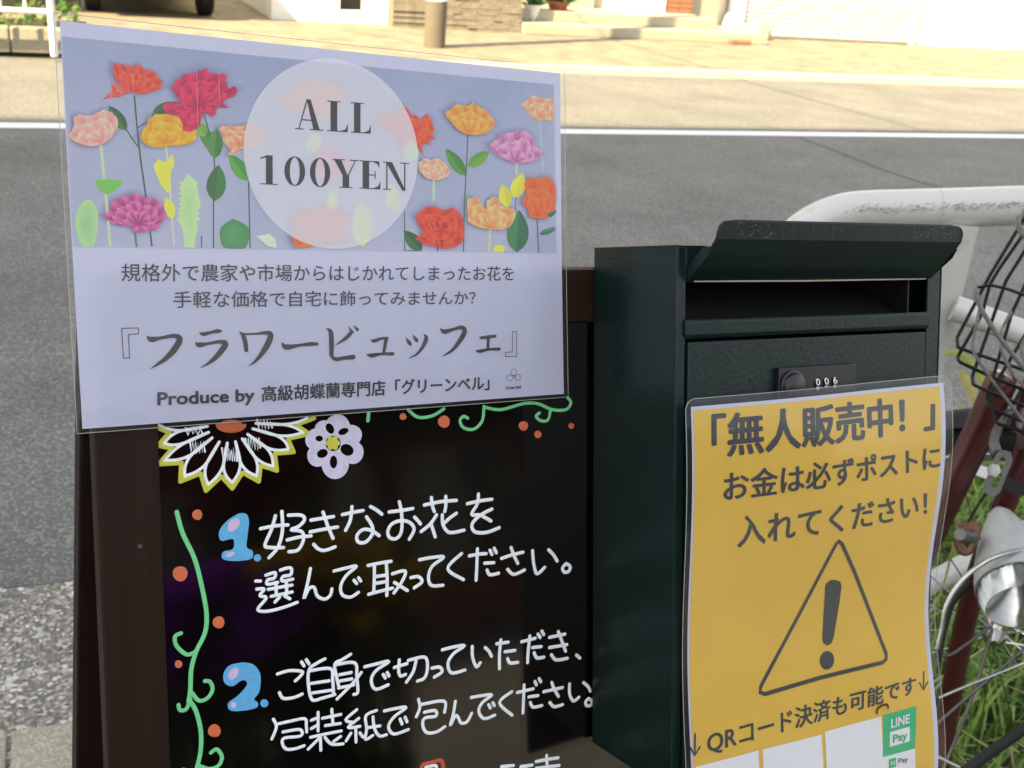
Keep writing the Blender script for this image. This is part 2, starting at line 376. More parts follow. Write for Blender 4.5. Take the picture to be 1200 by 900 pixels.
# brick pier: separate bricks
x0, x1 = ux(774), ux(803); pw = x1-x0; nb = max(2, round(pw/0.21)); bw_ = pw/nb; bp_ = None
mb = MB(); mb.box(x0+0.01, x1-0.01, -0.10, -0.002, 0.26, 2.4); mb.build('pier_core', M['mortar'], r)
for k in range(30):
    for j in range(nb):
        if bp_ is None:
            mb = MB(); mb.box(0.004, bw_-0.004, -0.115, -0.09, 0.004, 0.066); bp_ = mb.build('brick', M['brick'], r); o = bp_
        else: o = link(bp_.copy()); o.parent = r
        o.location = (x0+j*bw_, random.uniform(-0.004, 0.004), 0.26+0.07*k)
window(r, -hw*0.4, 3.4, 1.6, 1.2); window(r, hw*0.4, 3.4, 1.6, 1.2)
# potted plant on the step
pa, _ = wall_a(650, BW+0.55), 0
def pot(a, b, z, s, m, label, leafy=True):
    r = empty('potted_plant', stp(a, b, z), label, 'plant pot')
    mb = MB(); mb.lathe([(0.0, 0), (0.085*s, 0), (0.13*s, 0.2*s), (0.15*s, 0.2*s), (0.15*s, 0.24*s), (0.13*s, 0.24*s), (0.12*s, 0.21*s), (0, 0.21*s)], Matrix.Identity(4), 20); mb.build('pot', m, r, smooth=True)
    mb = MB()
    for k in range(46):
        an = random.uniform(0, 6.28); el = random.uniform(0.3, 1.4); L = random.uniform(0.15, 0.34)*s
        p = Vector((0, 0, 0.2*s)); d = Vector((math.cos(an)*math.cos(el), math.sin(an)*math.cos(el), math.sin(el))); q = p+d*L; sd = d.orthogonal()*0.03*s
        mb.add([p, (p+q)/2+sd, q-Vector((0, 0, .03)), (p+q)/2-sd], [(0, 1, 2, 3)], (0.05+random.random()*.03, 0.12+random.random()*.05, 0.03))
    mb.build('foliage', M['leaf'], r)
pot(pa, BW+0.5, PAV+0.13, 1.0, M['terracotta'], 'terracotta pot with a leafy plant on the lower step')
pot(wall_a(624, BW+0.3), BW+0.35, PAV+0.13, 0.8, M['frame_white'], 'small white pot with a leafy plant, left of the terracotta one')
# white shutter building
gL = wall_a(864, BS); gR = wall_a(1066, BS); c0 = (gL+11+gL)/2
r, hw = building('shuttered_shop', 'white shop front with a wide ribbed roller shutter pulled down', gL-0.02, gL+14, BS+0.06, 7, 5.8, M['white_wall'])
mid = gL-0.02+hw
mb = MB(); x0 = gL-mid+0.05; x1 = gR-mid
for k in range(40):
    zz = 0.02+k*0.062
    mb.add([(x0, -0.05, zz), (x1, -0.05, zz), (x1, -0.062, zz+0.03), (x0, -0.062, zz+0.03), (x1, -0.05, zz+0.06), (x0, -0.05, zz+0.06)], [(0, 1, 2, 3), (3, 2, 4, 5)])
sh = mb.build('roller_shutter', M['shutter'], r)
mb = MB()
for xx in (x0-0.05, x1): mb.box(xx, xx+0.05, -0.1, -0.002, 0, 2.6)
mb.box(x0-0.05, x1+0.05, -0.16, -0.003, 2.601, 2.9); mb.build('shutter_frame', M['frame_white'], r)
for xx in (-0.35, 0.1, 0.6): window(r, xx*hw, 3.6, 1.5, 1.1)
# narrow gap between the houses, its shade painted as a dark block
mb = MB(); ga, gb = wall_a(848, BS), wall_a(863, BS)
mb.box(0, gb-ga-0.01, 0.3, 6, 0, 3); o = mb.build('gap_shade', M['dark'], mat=stp(ga, BS+0.1, PAV)); tag(o, 'dark narrow block painted as the shade in the gap beside the shutter', 'wall')
# pale rock and sack on the pavement
def lump(u, v, rx, rz, label, m, seed, name):
    random.seed(seed); bm = bmesh.new(); bmesh.ops.create_icosphere(bm, subdivisions=3, radius=1)
    from mathutils import noise
    for vv in bm.verts:
        k = 1+0.22*noise.noise(vv.co*1.4+Vector((seed, 0, 0))); vv.co = Vector((vv.co.x*rx*k, vv.co.y*rx*0.7*k, max(-0.6, vv.co.z)*rz*k+rz*0.6))
    me = bpy.data.meshes.new(name); bm.to_mesh(me); bm.free(); me.materials.append(m)
    for p in me.polygons: p.use_smooth = True
    o = link(bpy.data.objects.new(name, me)); a, b = ground(u, v, PAV); o.matrix_world = stp(a, b, PAV); tag(o, label, 'sack' if 'sack' in name else 'rock')
lump(886, 46, 0.22, 0.17, 'low wide pale boulder before the roller shutter', M['stone'] if False else M['cream_wall'], 3, 'boulder')
lump(853, 41, 0.13, 0.20, 'upright white sack beside the pale boulder', M['frame_white'], 5, 'white_sack')
random.seed(11)
mb = MB(); mb.box(0, 0.30, 0, 0.2, 0, 0.05); a, b = ground(858, 52, PAV); tag(mb.build('roof_tile_piece', M['brick'], mat=stp(a, b, PAV+0.002), bevel=0.01), 'reddish tile lying flat before the white sack', 'tile')
# distant row behind, so the street goes on
for i, (a0, a1, h, c) in enumerate([(-22, -12, 6, 'cream_wall'), (-11.6, -3.6, 5.2, 'white_wall'), (24, 34, 6.5, 'cream_wall')]):
    r, hw = building('house', ['cream two storey house farther left along the street', 'white two storey house left of the garage', 'cream two storey house at the right end of the street'][i], a0, a1, BS+0.8, 7, h, M[c])
    for xx in (-0.6, 0, 0.6): window(r, xx*hw, 3.3, 1.5, 1.2); window(r, xx*hw, 0.9, 1.5, 1.3)

# ------------------------------------------------------------------ the parked car
def car(mat):
    r = empty('parked_car', mat, 'silver parked car seen from its rear, standing in the driveway', 'car')
    # x across, y along (rear at 0, front at 3.9), z up
    secs = [(0.0, .60, .30, .62), (0.06, .68, .23, .92), (0.25, .73, .20, 1.02), (0.5, .74, .19, 1.05), (2.6, .74, .19, 1.03), (3.0, .73, .19, .98), (3.55, .71, .20, .84), (3.8, .66, .24, .7), (3.88, .58, .32, .58)]
    mb = MB(); n = 16
    for (y, hw, z0, z1) in secs:
        for j in range(n):
            t = 2*math.pi*(j+0.5)/n; cx = abs(math.cos(t))**0.45*math.copysign(1, math.cos(t)); cz = abs(math.sin(t))**0.45*math.copysign(1, math.sin(t))
            mb.vert((cx*hw, y, (z0+z1)/2+cz*(z1-z0)/2))
    for i in range(len(secs)-1):
        for j in range(n): mb.f.append((i*n+j, i*n+(j+1) % n, (i+1)*n+(j+1) % n, (i+1)*n+j)); mb.m.append(0)
    mb.f.append(tuple(range(n))); mb.f.append(tuple((len(secs)-1)*n+j for j in range(n))); mb.m += [0, 0]
    mb.build('body', M['car_paint'], r, smooth=True)
    mb = MB(); secs = [(0.12, .62, 1.0, 1.02), (0.3, .60, 1.0, 1.42), (0.7, .60, 1.0, 1.50), (1.9, .60, 1.0, 1.50), (2.3, .61, 1.0, 1.36), (2.9, .63, 0.98, 1.02)]
    for (y, hw, z0, z1) in secs: 
        for (sx_, zz) in ((-1, z0), (-.86, z1), (.86, z1), (1, z0)): mb.vert((sx_*hw*1.08, y, zz))
    for i in range(len(secs)-1):
        for j in range(4): mb.f.append((i*4+j, i*4+(j+1) % 4, (i+1)*4+(j+1) % 4, (i+1)*4+j)); mb.m.append(0)
    mb.build('cabin', M['car_paint'], r, bevel=0.03)
    mb = MB(); mb.add([(-.52, .15, 1.09), (.52, .15, 1.09), (.46, .265, 1.38), (-.46, .265, 1.38)], [(0, 1, 2, 3)]); mb.add([(-.55, 2.72, 1.09), (.55, 2.72, 1.09), (.5, 2.34, 1.34), (-.5, 2.34, 1.34)], [(0, 1, 2, 3)]); mb.build('window', M['glass'], r)
    mb = MB(); mb.box(-.64, .64, -.09, .1, .26, .46); mb.build('bumper', M['car_paint'], r, bevel=0.03)
    mb = MB(); mb.box(-.17, .17, -.10, -.091, .52-.14, .52-.02); mb.build('number_plate', M['frame_white'], r)
    for s_ in (-1, 1):
        mb = MB(); mb.box(s_*.55-.07, s_*.55+.07, -.0, .08, .62, .9); mb.build('tail_light', M['lamp_red'], r, bevel=0.015)
        mb = MB(); mb.box(s_*.5-.1, s_*.5+.1, 3.76, 3.86, .56, .66); mb.build('headlight', M['lamp_clear'], r, bevel=0.015)
        for y in (0.55, 3.1):
            T = Matrix.Translation((s_*.61, y, .275)) @ Matrix.Rotation(math.pi/2, 4, 'Y')
            mb = MB(); mb.lathe([(.17, -.085), (.25, -.085), (.275, -.06), (.275, .06), (.25, .085), (.17, .085), (.17, -.085)], T, 28); wobj = mb.build('wheel', M['rubber'], r, smooth=True)
            mb = MB(); mb.lathe([(.0, -.05), (.1, -.06), (.17, -.07), (.17, .07), (.1, .06), (0, .05)], T, 20); mb.build('rim', M['alloy'], wobj, smooth=True)
    return r
t1 = Vector((*ground(113, 14, PAV), 0)); t2 = Vector((*ground(243, 23, PAV), 0))
ma = (t1.x+t2.x)/2; mbq = max(t1.y, t2.y)
car(stp(ma, mbq-0.35, PAV))

r = empty('carport', stp(ma, mbq, PAV), 'flat roofed carport on thin posts that shades the parked car', 'carport')
mb = MB(); mb.box(-4.6, -0.62, -1.25, 4.2, 2.25, 2.33); mb.build('roof', M['frame_white'], r)
for x in (-4.5, -0.72):
    for y in (0.5, 4.0):
        mb = MB(); mb.box(x, x+.07, y, y+.07, 0, 2.249); mb.build('post', M['frame_white'], r)

# ------------------------------------------------------------------ planter and white fence at far left
pa, pb = ground(20, 62, PAV)
r = empty('roadside_planter', stp(pa, pb+0.02, PAV), 'low stone planter with green plants behind the white fence', 'planter')
for i in range(4):
    mb = MB(); mb.box(-1.9+0.62*i, -1.9+0.62*i+0.61, 0, 0.14, 0, 0.2); mb.build('planter_stone', M['concrete'], r, bevel=0.012)
mb = MB(); mb.box(-1.9, 0.57, 0.15, 0.9, 0, 0.17); mb.build('soil', M['earth'], r)
mb = MB()
for k in range(700):
    x = random.uniform(-1.85, .5); y = random.uniform(.2, .85); z = random.uniform(.15, .36); s = random.uniform(.02, .05); d = Vector((random.gauss(0, 1), random.gauss(0, 1), random.gauss(0, 1))).normalized(); e = d.orthogonal().normalized(); f_ = d.cross(e)
    p = Vector((x, y, z)); mb.add([p-e*s, p+f_*s*.5, p+e*s, p-f_*s*.5], [(0, 1, 2, 3)], (0.06+random.random()*.05, .12+random.random()*.07, .03))
mb.build('foliage', M['leaf'], r)
mb = MB(); mb.box(-1.2, -0.55, 0.3, 0.8, .171, .42); mb.build('boulder', M['stone'], r, bevel=0.07)
fa, fb = ground(64, 66, PAV)
r = empty('white_pipe_fence', stp(fa, fb+0.0, PAV), 'white pipe fence at the far pavement edge, top left', 'fence')
P0 = to_st(at(57, 40, 1.0)); dr = to_st(ray(57, 12)); 
zz = CAMH + (ray(57, 14).z)*(fb/to_st(ray(57, 14)).y) - PAV
for x in (0, -1.5, -3.0, -4.5):
    mb = MB(); mb.tube([(x, 0, 0), (x, 0, 0.85)], 0.03, 12); mb.build('post', M['frame_white'], r, smooth=True)
for h in (zz, 0.82):
    mb = MB(); mb.tube([(-4.5, 0, h), (0, 0, h)], 0.022, 10); mb.build('rail', M['frame_white'], r, smooth=True)
for k in range(24):
    x = -0.19-0.185*k
    if k == 0:
        mb = MB(); mb.tube([(0, 0, zz), (0, 0, 0.82)], 0.012, 8); bar0 = mb.build('bar', M['frame_white'], r); bar0.location = (x, 0, 0)
    else: o = link(bar0.copy()); o.parent = r; o.location = (x, 0, 0)

# ------------------------------------------------------------------ near side: the tall block behind the camera that shades the street
BH = (B_LINE+0.25+2.2)/(math.sin(R_(28)))*math.tan(SUN_EL)
r = empty('shop_building', stp(0, -2.2, 0), 'tall grey block on the near side that shades half the street', 'building')
mb = MB(); mb.box(-60, -3.6, -2.6, 0, 0, BH); mb.build('wall', M['grey_facade'], r)
w0 = None
for zf in range(3):
    for k in range(-9, -1):
        if w0 is None:
            mb = MB(); mb.box(-.8, .8, 0.002, 0.05, 0, 1.3); w0 = mb.build('window', M['frame_white'], r); mb = MB(); mb.box(-.74, -.03, 0.0505, 0.055, 0.06, 1.24); mb.box(.03, .74, 0.0505, 0.055, 0.06, 1.24); mb.build('pane', M['glass'], w0); o = w0
        else: o = copy_tree(w0, r)
        o.location = (2.6*k, 0, 3.6+3*zf)
r = empty('dark_shop', stp(4, -9.5, 0), 'low dark timber shop with sliding doors across the forecourt', 'building')
mb = MB(); mb.box(-7, 9, -7, 0, 0, 2.9); mb.build('wall', M['awning'], r)
for x in (-5, -3, -1, 1, 3, 5):
    mb = MB(); mb.box(x-0.9, x+0.9, 0.002, 0.05, 0.1, 2.2); f = mb.build('sliding_door', M['brick'], r); mb = MB(); mb.box(x-0.8, x+0.8, 0.0502, 0.055, 0.7, 2.1); mb.build('pane', M['glass'], f)
mb = MB(); mb.box(-7.4, 9.4, -7.3, 1.0, 2.901, 3.05); mb.build('roof', M['roof'], r)
# overhead cables whose shadows cross the road
def cable(p, q, label):
    pts = []
    for i in range(13):
        t = i/12; P = Vector(p).lerp(Vector(q), t); P.z -= 0.5*4*t*(1-t); pts.append(P)
    mb = MB(); mb.tube(pts, 0.012, 6); tag(mb.build('overhead_cable', M['cable'], mat=MST), label, 'cable', 'overhead cables')
LH = 1/math.tan(SUN_EL)
def above(ga, gb, h): return (ga-h*LH*math.cos(R_(28)), gb-h*LH*math.sin(R_(28)), h)
g1 = ground(935, 102); g2 = ground(1130, 155)
d = Vector((g2[0]-g1[0], g2[1]-g1[1])); 
e1 = (g1[0]-4*d.x, g1[1]-4*d.y); e2 = (g2[0]+2.5*d.x, g2[1]+2.5*d.y)
cable(above(e1[0], e1[1], 7.5), above(e2[0], e2[1], 7.5), 'black cable strung diagonally high above the road')
cable(above(-12, B_LINE+0.35, 7.2), above(24, B_LINE+0.40, 7.2), 'black cable strung along the road, high above the white line')

# ------------------------------------------------------------------ guard rail of bent white pipe beside the road
def wpt(u, v, z): return at(u, v, z)
GZ = 2.08; GK = GZ/1.62
RP = 0.0475*GZ/1.62*0.60
r = empty('guard_rail', Matrix.Translation((at(1112, 400, GZ).x, at(1112, 400, GZ).y, 0.01)), 'white pipe guard rail with scraped paint, curving down behind the dark letter box', 'guard rail')
inv = r.matrix_world.inverted()
def loc(P): return inv @ P
pd = at(1112, 380, GZ); top = at(1122, 250, GZ)
rail_dir = (at(1200, 241, GZ*0.985)-at(1010, 247, GZ)).normalized()
bend = [(925, 292, GZ), (935, 277, GZ), (952, 264, GZ), (975, 253, GZ), (1005, 247, GZ), (1060, 245, GZ*0.998), (1120, 243.5, GZ*0.993), (1200, 241, GZ*.985)]
pts = [at(*p) for p in bend]
low = at(905, 330, GZ); foot = Vector((low.x-0.03, low.y, 0.01))
pts = [foot, low.lerp(foot, 0.4), low] + pts + [pts[-1]+rail_dir*1.6]
# smooth
def cr(P, n=6):
    out = []
    for i in range(len(P)-1):
        p0 = P[max(i-1, 0)]; p1 = P[i]; p2 = P[i+1]; p3 = P[min(i+2, len(P)-1)]
        for k in range(n):
            t = k/n; out.append(0.5*((2*p1)+(p2-p0)*t+(2*p0-5*p1+4*p2-p3)*t*t+(3*p1-p0-3*p2+p3)*t**3))
    out.append(P[-1]); return out
mb = MB(); mb.tube([loc(p) for p in cr(pts)], 0.0285*GK, 20); mb.build('top_rail', M['rail_paint'], r, smooth=True)
tp = at(1126, 262, GZ*.99); mb = MB(); mb.tube([loc(tp), loc(Vector((tp.x+0.0, tp.y, 0.0)))], 0.026*GK, 18); mb.build('post', M['rail_paint'], r, smooth=True)
tp2 = at(1126, 262, GZ*.99)+rail_dir*1.5; mb = MB(); mb.tube([loc(tp2), loc(Vector((tp2.x, tp2.y, 0.0)))], 0.026*GK, 18); mb.build('post', M['rail_paint'], r, smooth=True)
mb = MB(); mb.tube([loc(at(1118, 361, 2.06)), loc(at(1205, 392, 2.03)), loc(at(1420, 462, 2.0))], [0.0245, 0.0235, 0.023], 16); mb.build('cross_pipe', M['rail_paint'], r, smooth=True)
mb = MB(); mb.tube([loc(at(1060, 700, 2.14)), loc(at(1110, 673, 2.14)), loc(at(1250, 598, 2.12))], 0.0213, 14); mb.build('lower_pipe', M['rail_paint'], r, smooth=True)
# scratches in the rail's paint (flat marks following the pipe)
M['scratch'] = material('bare_scratch', (0.13, 0.11, 0.085), 0.8)
random.seed(4)
mb = MB(); axis0 = at(985, 249.5, GZ); axis1 = at(1200, 241, GZ*.985); ax = (axis1-axis0).normalized()
tocam = (CAM-axis0); tocam = (tocam-tocam.dot(ax)*ax).normalized(); upv = ax.cross(tocam); upv = upv if upv.z > 0 else -upv
for k in range(230):
    t = random.random()**0.8*1.05+0.0; ang = random.gauss(0.06, 0.10) - 0.1*(t-0.5); L = random.uniform(0.001, 0.007)*(2.0 if random.random() < .1 else 1); wd = random.uniform(0.0003, 0.0011)
    tl = random.choice([0, 0, 0.3, 0.6, -0.5, 0.9]); s0 = axis0.lerp(axis1, t)
    pp = []
    for (ds, dn) in ((0, -wd/2), (L, -wd/2), (L, wd/2), (0, wd/2)):
        an2 = ang+(ds*math.sin(tl)+dn)/0.0285; q = s0+ax*ds*GK*math.cos(tl)+(tocam*math.cos(an2)+upv*math.sin(an2))*(0.0285*GK+.0004); pp.append(loc(q))
    mb.add(pp, [(0, 1, 2, 3)])
mb.build('paint_scratches', M['scratch'], r)

# ------------------------------------------------------------------ grass verge under the bicycle
ga0, gb0 = ground(1060, 860)[0], 0.25
mb = MB(); nx, ny = 40, 24
for j in range(ny+1):
    for i in range(nx+1):
        a = 0.62+i/nx*4.2; b = 0.45+j/ny*(B_EDGE-0.47); e = min(1, min(i, nx-i, j, ny-j)/3)
        mb.vert((a, b, 0.022+0.03*e*(0.6+0.4*math.sin(a*9)*math.cos(b*11))))
for j in range(ny):
    for i in range(nx): q = j*(nx+1)+i; mb.f.append((q, q+1, q+nx+2, q+nx+1)); mb.m.append(0)
tag(mb.build('verge_soil', M['earth'], mat=MST, smooth=True), kind='structure')
random.seed(21)
mb = MB()
for k in range(15000):
    a = 0.66+random.random()**1.3*3.6; b = random.uniform(0.5, B_EDGE-0.05)
    h = random.uniform(0.05, 0.22)*(1.25 if random.random() < .1 else 1); an = random.uniform(0, 6.28); wd = random.uniform(0.0022, 0.0055)
    lean = random.uniform(0.2, 1.1)*h; dx, dy = math.cos(an), math.sin(an); sdx, sdy = -dy*wd, dx*wd
    tone = random.random()
    c = (0.11+0.16*tone, 0.21+0.20*tone, 0.035+0.035*tone) if random.random() > .07 else (0.30, 0.26, 0.13)
    b0 = len(mb.v)
    for t in (0, .35, .7):
        x = a+dx*lean*t*t; y = b+dy*lean*t*t; z = 0.02+h*math.sin(t*1.4)/0.985; ww = 1-0.55*t
        mb.vert((x-sdx*ww, y-sdy*ww, z), c); mb.vert((x+sdx*ww, y+sdy*ww, z), c)
    mb.vert((a+dx*lean, b+dy*lean, 0.02+h*0.93), c)
    mb.f += [(b0, b0+1, b0+3, b0+2), (b0+2, b0+3, b0+5, b0+4), (b0+4, b0+5, b0+6)]; mb.m += [0, 0, 0]
# broad weed leaves
for k in range(2600):
    a = random.uniform(0.7, 3.2); b = random.uniform(0.5, B_EDGE-0.06); z = random.uniform(0.03, 0.17); an = random.uniform(0, 6.28); s = random.uniform(0.012, 0.032)
    dv = Vector((math.cos(an), math.sin(an), random.uniform(-0.3, 0.5))).normalized(); sd = dv.cross(Vector((0, 0, 1))).normalized()*s*0.42; p = Vector((a, b, z)); t = random.random()
    c = (0.06+.07*t, .14+.10*t, .03+.03*t)
    mb.add([p, p+dv*s*.5+sd+Vector((0, 0, .003)), p+dv*s*1.2, p+dv*s*.5-sd+Vector((0, 0, .003)), p+dv*s*.55-Vector((0, 0, .002))], [(0, 1, 4), (1, 2, 4), (2, 3, 4), (3, 0, 4)], c)
for k in range(260):                              # dry stalks and straw
    a = random.uniform(0.8, 3); b = random.uniform(0.5, B_EDGE-0.06); an = random.uniform(0, 6.28); L_ = random.uniform(.04, .16); z = random.uniform(.03, .14)
    p = Vector((a, b, z)); q = p+Vector((math.cos(an)*L_, math.sin(an)*L_, random.uniform(-.03, .06))); sd = Vector((-math.sin(an), math.cos(an), 0))*.0013
    mb.add([p-sd, p+sd, q+sd, q-sd], [(0, 1, 2, 3)], (0.38, 0.32, 0.18))
tag(mb.build('grass', M['grass'], mat=MST), 'long green grass and weeds growing under the red bicycle', 'grass', kind='stuff')
# pale weed stalks leaning in front of the rail post
def weed(pts, wd, col, label, name='weed_stalk'):
    mb = MB(); k = len(pts)
    P = [at(*p) for p in pts]; base = P[-1]
    P = cr(P, 5); n = len(P)
    for i, p in enumerate(P):
        t = i/(n-1); ww = wd*math.sin(math.pi*min(1, t*0.85+0.08))**0.7; tg = (P[min(i+1, n-1)]-P[max(i-1, 0)]).normalized(); sd = tg.cross((CAM-p).normalized()).normalized()
        mb.vert(p-sd*ww-base, col); mb.vert(p+(CAM-p).normalized()*ww*0.3-base, col); mb.vert(p+sd*ww-base, col)
    for i in range(n-1):
        for j in (0, 1): mb.f.append((i*3+j, i*3+j+1, i*3+j+4, i*3+j+3)); mb.m.append(0)
    g_ = Vector((base.x, base.y, 0.02))-base
    st_ = MB(); st_.tube([Vector((0, 0, 0)), g_*0.5+Vector((0.01, 0, 0)), g_], 0.0012, 6, col)
    o = empty(name, Matrix.Translation(base), label, 'weed'); mb.build('leaf', M['grass'], o); st_.build('stem', M['grass'], o)
weed([(1106, 414, 1.96), (1122, 414, 1.96), (1138, 425, 1.96), (1150, 445, 1.96), (1156, 480, 1.96)], 0.007, (0.35, 0.42, 0.10), 'pale yellow-green weed leaf arching before the rail post, upper one')
weed([(1125, 434, 1.93), (1133, 448, 1.93), (1144, 470, 1.93), (1150, 500, 1.93)], 0.0095, (0.46, 0.42, 0.16), 'broader yellowish weed leaf beside the red bicycle tube, lower one')

# ------------------------------------------------------------------ bicycle
M['red_paint'] = material('dark_red_frame_paint', (0.050, 0.005, 0.005), 0.32, var=0.25, scale=14, coat=0.3, dirt=(0.10, 0.045, 0.03), dscale=30, dthr=0.62)
M['chrome'] = material('chrome', (0.42, 0.42, 0.40), 0.16, metal=1.0, var=0.12, scale=60)
M['steel'] = material('dull_steel', (0.11, 0.11, 0.10), 0.4, metal=0.9, var=0.2, scale=70)
M['black_wire'] = material('black_coated_wire', (0.004, 0.004, 0.004), 0.5, spec=0.2)
M['grey_wire'] = material('worn_grey_wire', (0.10, 0.095, 0.09), 0.5, var=0.3, scale=120, dirt=(0.24, 0.17, 0.09), dscale=40, dthr=0.58)
M['grey_plastic'] = material('grey_lamp_plastic', (0.36, 0.38, 0.36), 0.38, var=0.05, scale=20)
M['copper'] = material('rusty_bracket', (0.17, 0.075, 0.045), 0.5, metal=0.5, var=0.3, scale=60)
M['white_ink'] = material('white_ink', (0.85, 0.85, 0.85), 0.6)
KZ = 1.34
hub = at(1166, 738, 1.89)
BM = Matrix.Translation((hub.x, hub.y, 0.02))
bike = empty('bicycle', BM, 'dark red bicycle with black wire basket parked on the grass, right edge', 'bicycle')
binv = BM.inverted()
def bl(u, v, z): return binv @ at(u, v, z*KZ)
# front wheel: hub where the spokes meet
fwd = (CAM-hub).normalized(); fwd.z = 0; fwd.normalize(); fwd = Matrix.Rotation(R_(6), 3, 'Z') @ fwd
hz = fwd; hx = Vector((0, 0, 1)).cross(hz).normalized(); hy = hz.cross(hx)
HM = Matrix((hx, hy, hz)).transposed().to_4x4(); HM.translation = binv @ hub
WR = 0.362
def ring(R, r_, n=72, m=10, sq=1.0):
    mb = MB(); 
    for i in range(n):
        a = 2*math.pi*i/n
        for j in range(m):
            b_ = 2*math.pi*j/m; rr = R+r_*math.cos(b_); mb.vert(HM @ Vector((rr*math.cos(a), rr*math.sin(a), r_*sq*math.sin(b_))))
    for i in range(n):
        for j in range(m): mb.f.append((i*m+j, i*m+(j+1) % m, ((i+1) % n)*m+(j+1) % m, ((i+1) % n)*m+j)); mb.m.append(0)
    return mb
wheel = ring(WR-0.004, 0.024).build('wheel', M['rubber'], bike, smooth=True)
ring(WR-0.037, 0.012, sq=1.3).build('rim', M['alloy'], wheel, smooth=True)
mb = MB(); mb.lathe([(0, -.045), (.006, -.045), (.019, -.025), (.013, 0), (.019, .025), (.006, .045), (0, .045)], HM, 16); mb.build('hub', M['chrome'], wheel, smooth=True)
sp = None
for k in range(20):
    a0 = 2*math.pi*k/20+0.1; a1 = a0+(0.5 if k % 2 else -0.5)
    mb = MB(); zz = 0.024 if k % 4 < 2 else -0.024
    mb.tube([HM @ Vector((.013*math.cos(a1), .013*math.sin(a1), zz)), HM @ Vector(((WR-.044)*math.cos(a0), (WR-.044)*math.sin(a0), 0))], 0.0014, 5); mb.build('spoke', M['chrome'], wheel)
# mudguard over the wheel top
mb = MB(); n = 40
for i in range(n+1):
    a = R_(20)+R_(150)*i/n
    for (rr, z) in ((WR+.022, -.034), (WR+.036, -.014), (WR+.036, .014), (WR+.022, .034)): mb.vert(HM @ Vector((rr*math.cos(a), rr*math.sin(a), z)))
for i in range(n):
    for j in range(3): mb.f.append((i*4+j, i*4+j+1, i*4+j+5, i*4+j+4)); mb.m.append(0)
mb.build('mudguard', M['rubber'], bike, smooth=True)
def tube_px(name, pts, rpx, mat, parent=bike, n=12, sm=True, extra=None):
    P = [bl(*p) for p in pts]; P = cr(P, 5)+([binv @ e for e in extra] if extra else [])
    zs = [p[2] for p in pts]; rr = rpx*KZ*sum(zs)/len(zs)/F
    rl = [rr]*len(P)
    if name == 'down_tube': rl[0] = rr*.25; rl[1] = rr*.62; rl[2] = rr*.9
    mb = MB(); mb.tube(P, rl, n); return mb.build(name, mat, parent, smooth=sm)
tube_px('down_tube', [(1174, 447, 1.18), (1171, 452, 1.18), (1146, 508, 1.20), (1118, 566, 1.22), (1060, 685, 1.26), (960, 880, 1.32)], 17.5, M['red_paint'])
tube_px('head_tube', [(1232, 400, 1.19), (1220, 440, 1.18), (1206, 492, 1.17), (1200, 510, 1.17)], 18, M['red_paint'])
tube_px('fork_blade', [(1212, 500, 1.22), (1190, 560, 1.24), (1152, 655, 1.28), (1130, 735, 1.31), (1112, 830, 1.34), (1096, 925, 1.36)], 12.8, M['red_paint'])
tube_px('fork_crown', [(1198, 512, 1.2), (1215, 515, 1.2), (1240, 520, 1.2)], 15, M['red_paint'])
tube_px('wheel_guard_wire', [(1098, 760, 1.10), (1103, 738, 1.10), (1108, 712, 1.10), (1124, 684, 1.10), (1152, 660, 1.1), (1185, 647, 1.1), (1230, 640, 1.12)], 2.8, M['chrome'])
tube_px('wheel_guard_wire', [(1100, 770, 1.16), (1108, 730, 1.16), (1118, 703, 1.16), (1138, 682, 1.16)], 4, M['rubber'])
tube_px('mudguard_stay', [(1085, 770, 1.27), (1112, 768, 1.27), (1130, 757, 1.27), (1162, 734, 1.27)], 1.7, M['steel'])
tube_px('mudguard_stay', [(1100, 818, 1.22), (1140, 801, 1.22), (1240, 761, 1.22)], 1.7, M['chrome'])
tube_px('mudguard_stay', [(1096, 850, 1.25), (1140, 812, 1.25), (1230, 735, 1.25)], 2.0, M['steel'])
tube_px('mudguard_stay', [(1163, 736, 1.28), (1140, 815, 1.27), (1106, 900, 1.26), (1096, 925, 1.26)], 2.2, M['steel'])
tube_px('mudguard_stay', [(1157, 576, 1.2), (1140, 602, 1.21), (1132, 622, 1.21)], 1.7, M['rubber'])
tube_px('chrome_clip', [(1095, 885, 1.2), (1110, 893, 1.2), (1150, 912, 1.2)], 2.2, M['chrome'])
tube_px('stand_leg', [(1120, 912, 1.12), (1165, 879, 1.12), (1240, 826, 1.12)], 6.5, M['rubber'])
# brake arm, slotted plate, bolt, clamp band
def plate_px(name, outline, z, th, mat, hole=None):
    P = [bl(u, v, z) for u, v in outline]; nrm = (binv.to_3x3() @ (CAM-at(outline[0][0], outline[0][1], z*KZ))).normalized()*th
    mb = MB(); k = len(P)
    if hole:
        H = [bl(u, v, z) for u, v in hole]; m_ = len(H)
        # bridge: match each outline vertex with a hole vertex (equal counts)
        b = len(mb.v)
        for q in P: mb.vert(q+nrm)
        for q in H: mb.vert(q+nrm)
        for q in P: mb.vert(q)
        for q in H: mb.vert(q)
        for i in range(k):
            j = (i+1) % k
            mb.f += [(i, j, k+j, k+i), (2*k+j, 2*k+i, 3*k+i, 3*k+j), (i, 2*k+i, 2*k+j, j), (k+i, k+j, 3*k+j, 3*k+i)]; mb.m += [0]*4
    else:
        for q in P: mb.vert(q+nrm)
        for q in P: mb.vert(q)
        mb.f += [tuple(range(k)), tuple(reversed(range(k, 2*k)))]+[(i, k+i, k+(i+1) % k, (i+1) % k) for i in range(k)]; mb.m += [0]*(k+2)
    return mb.build(name, mat, bike)
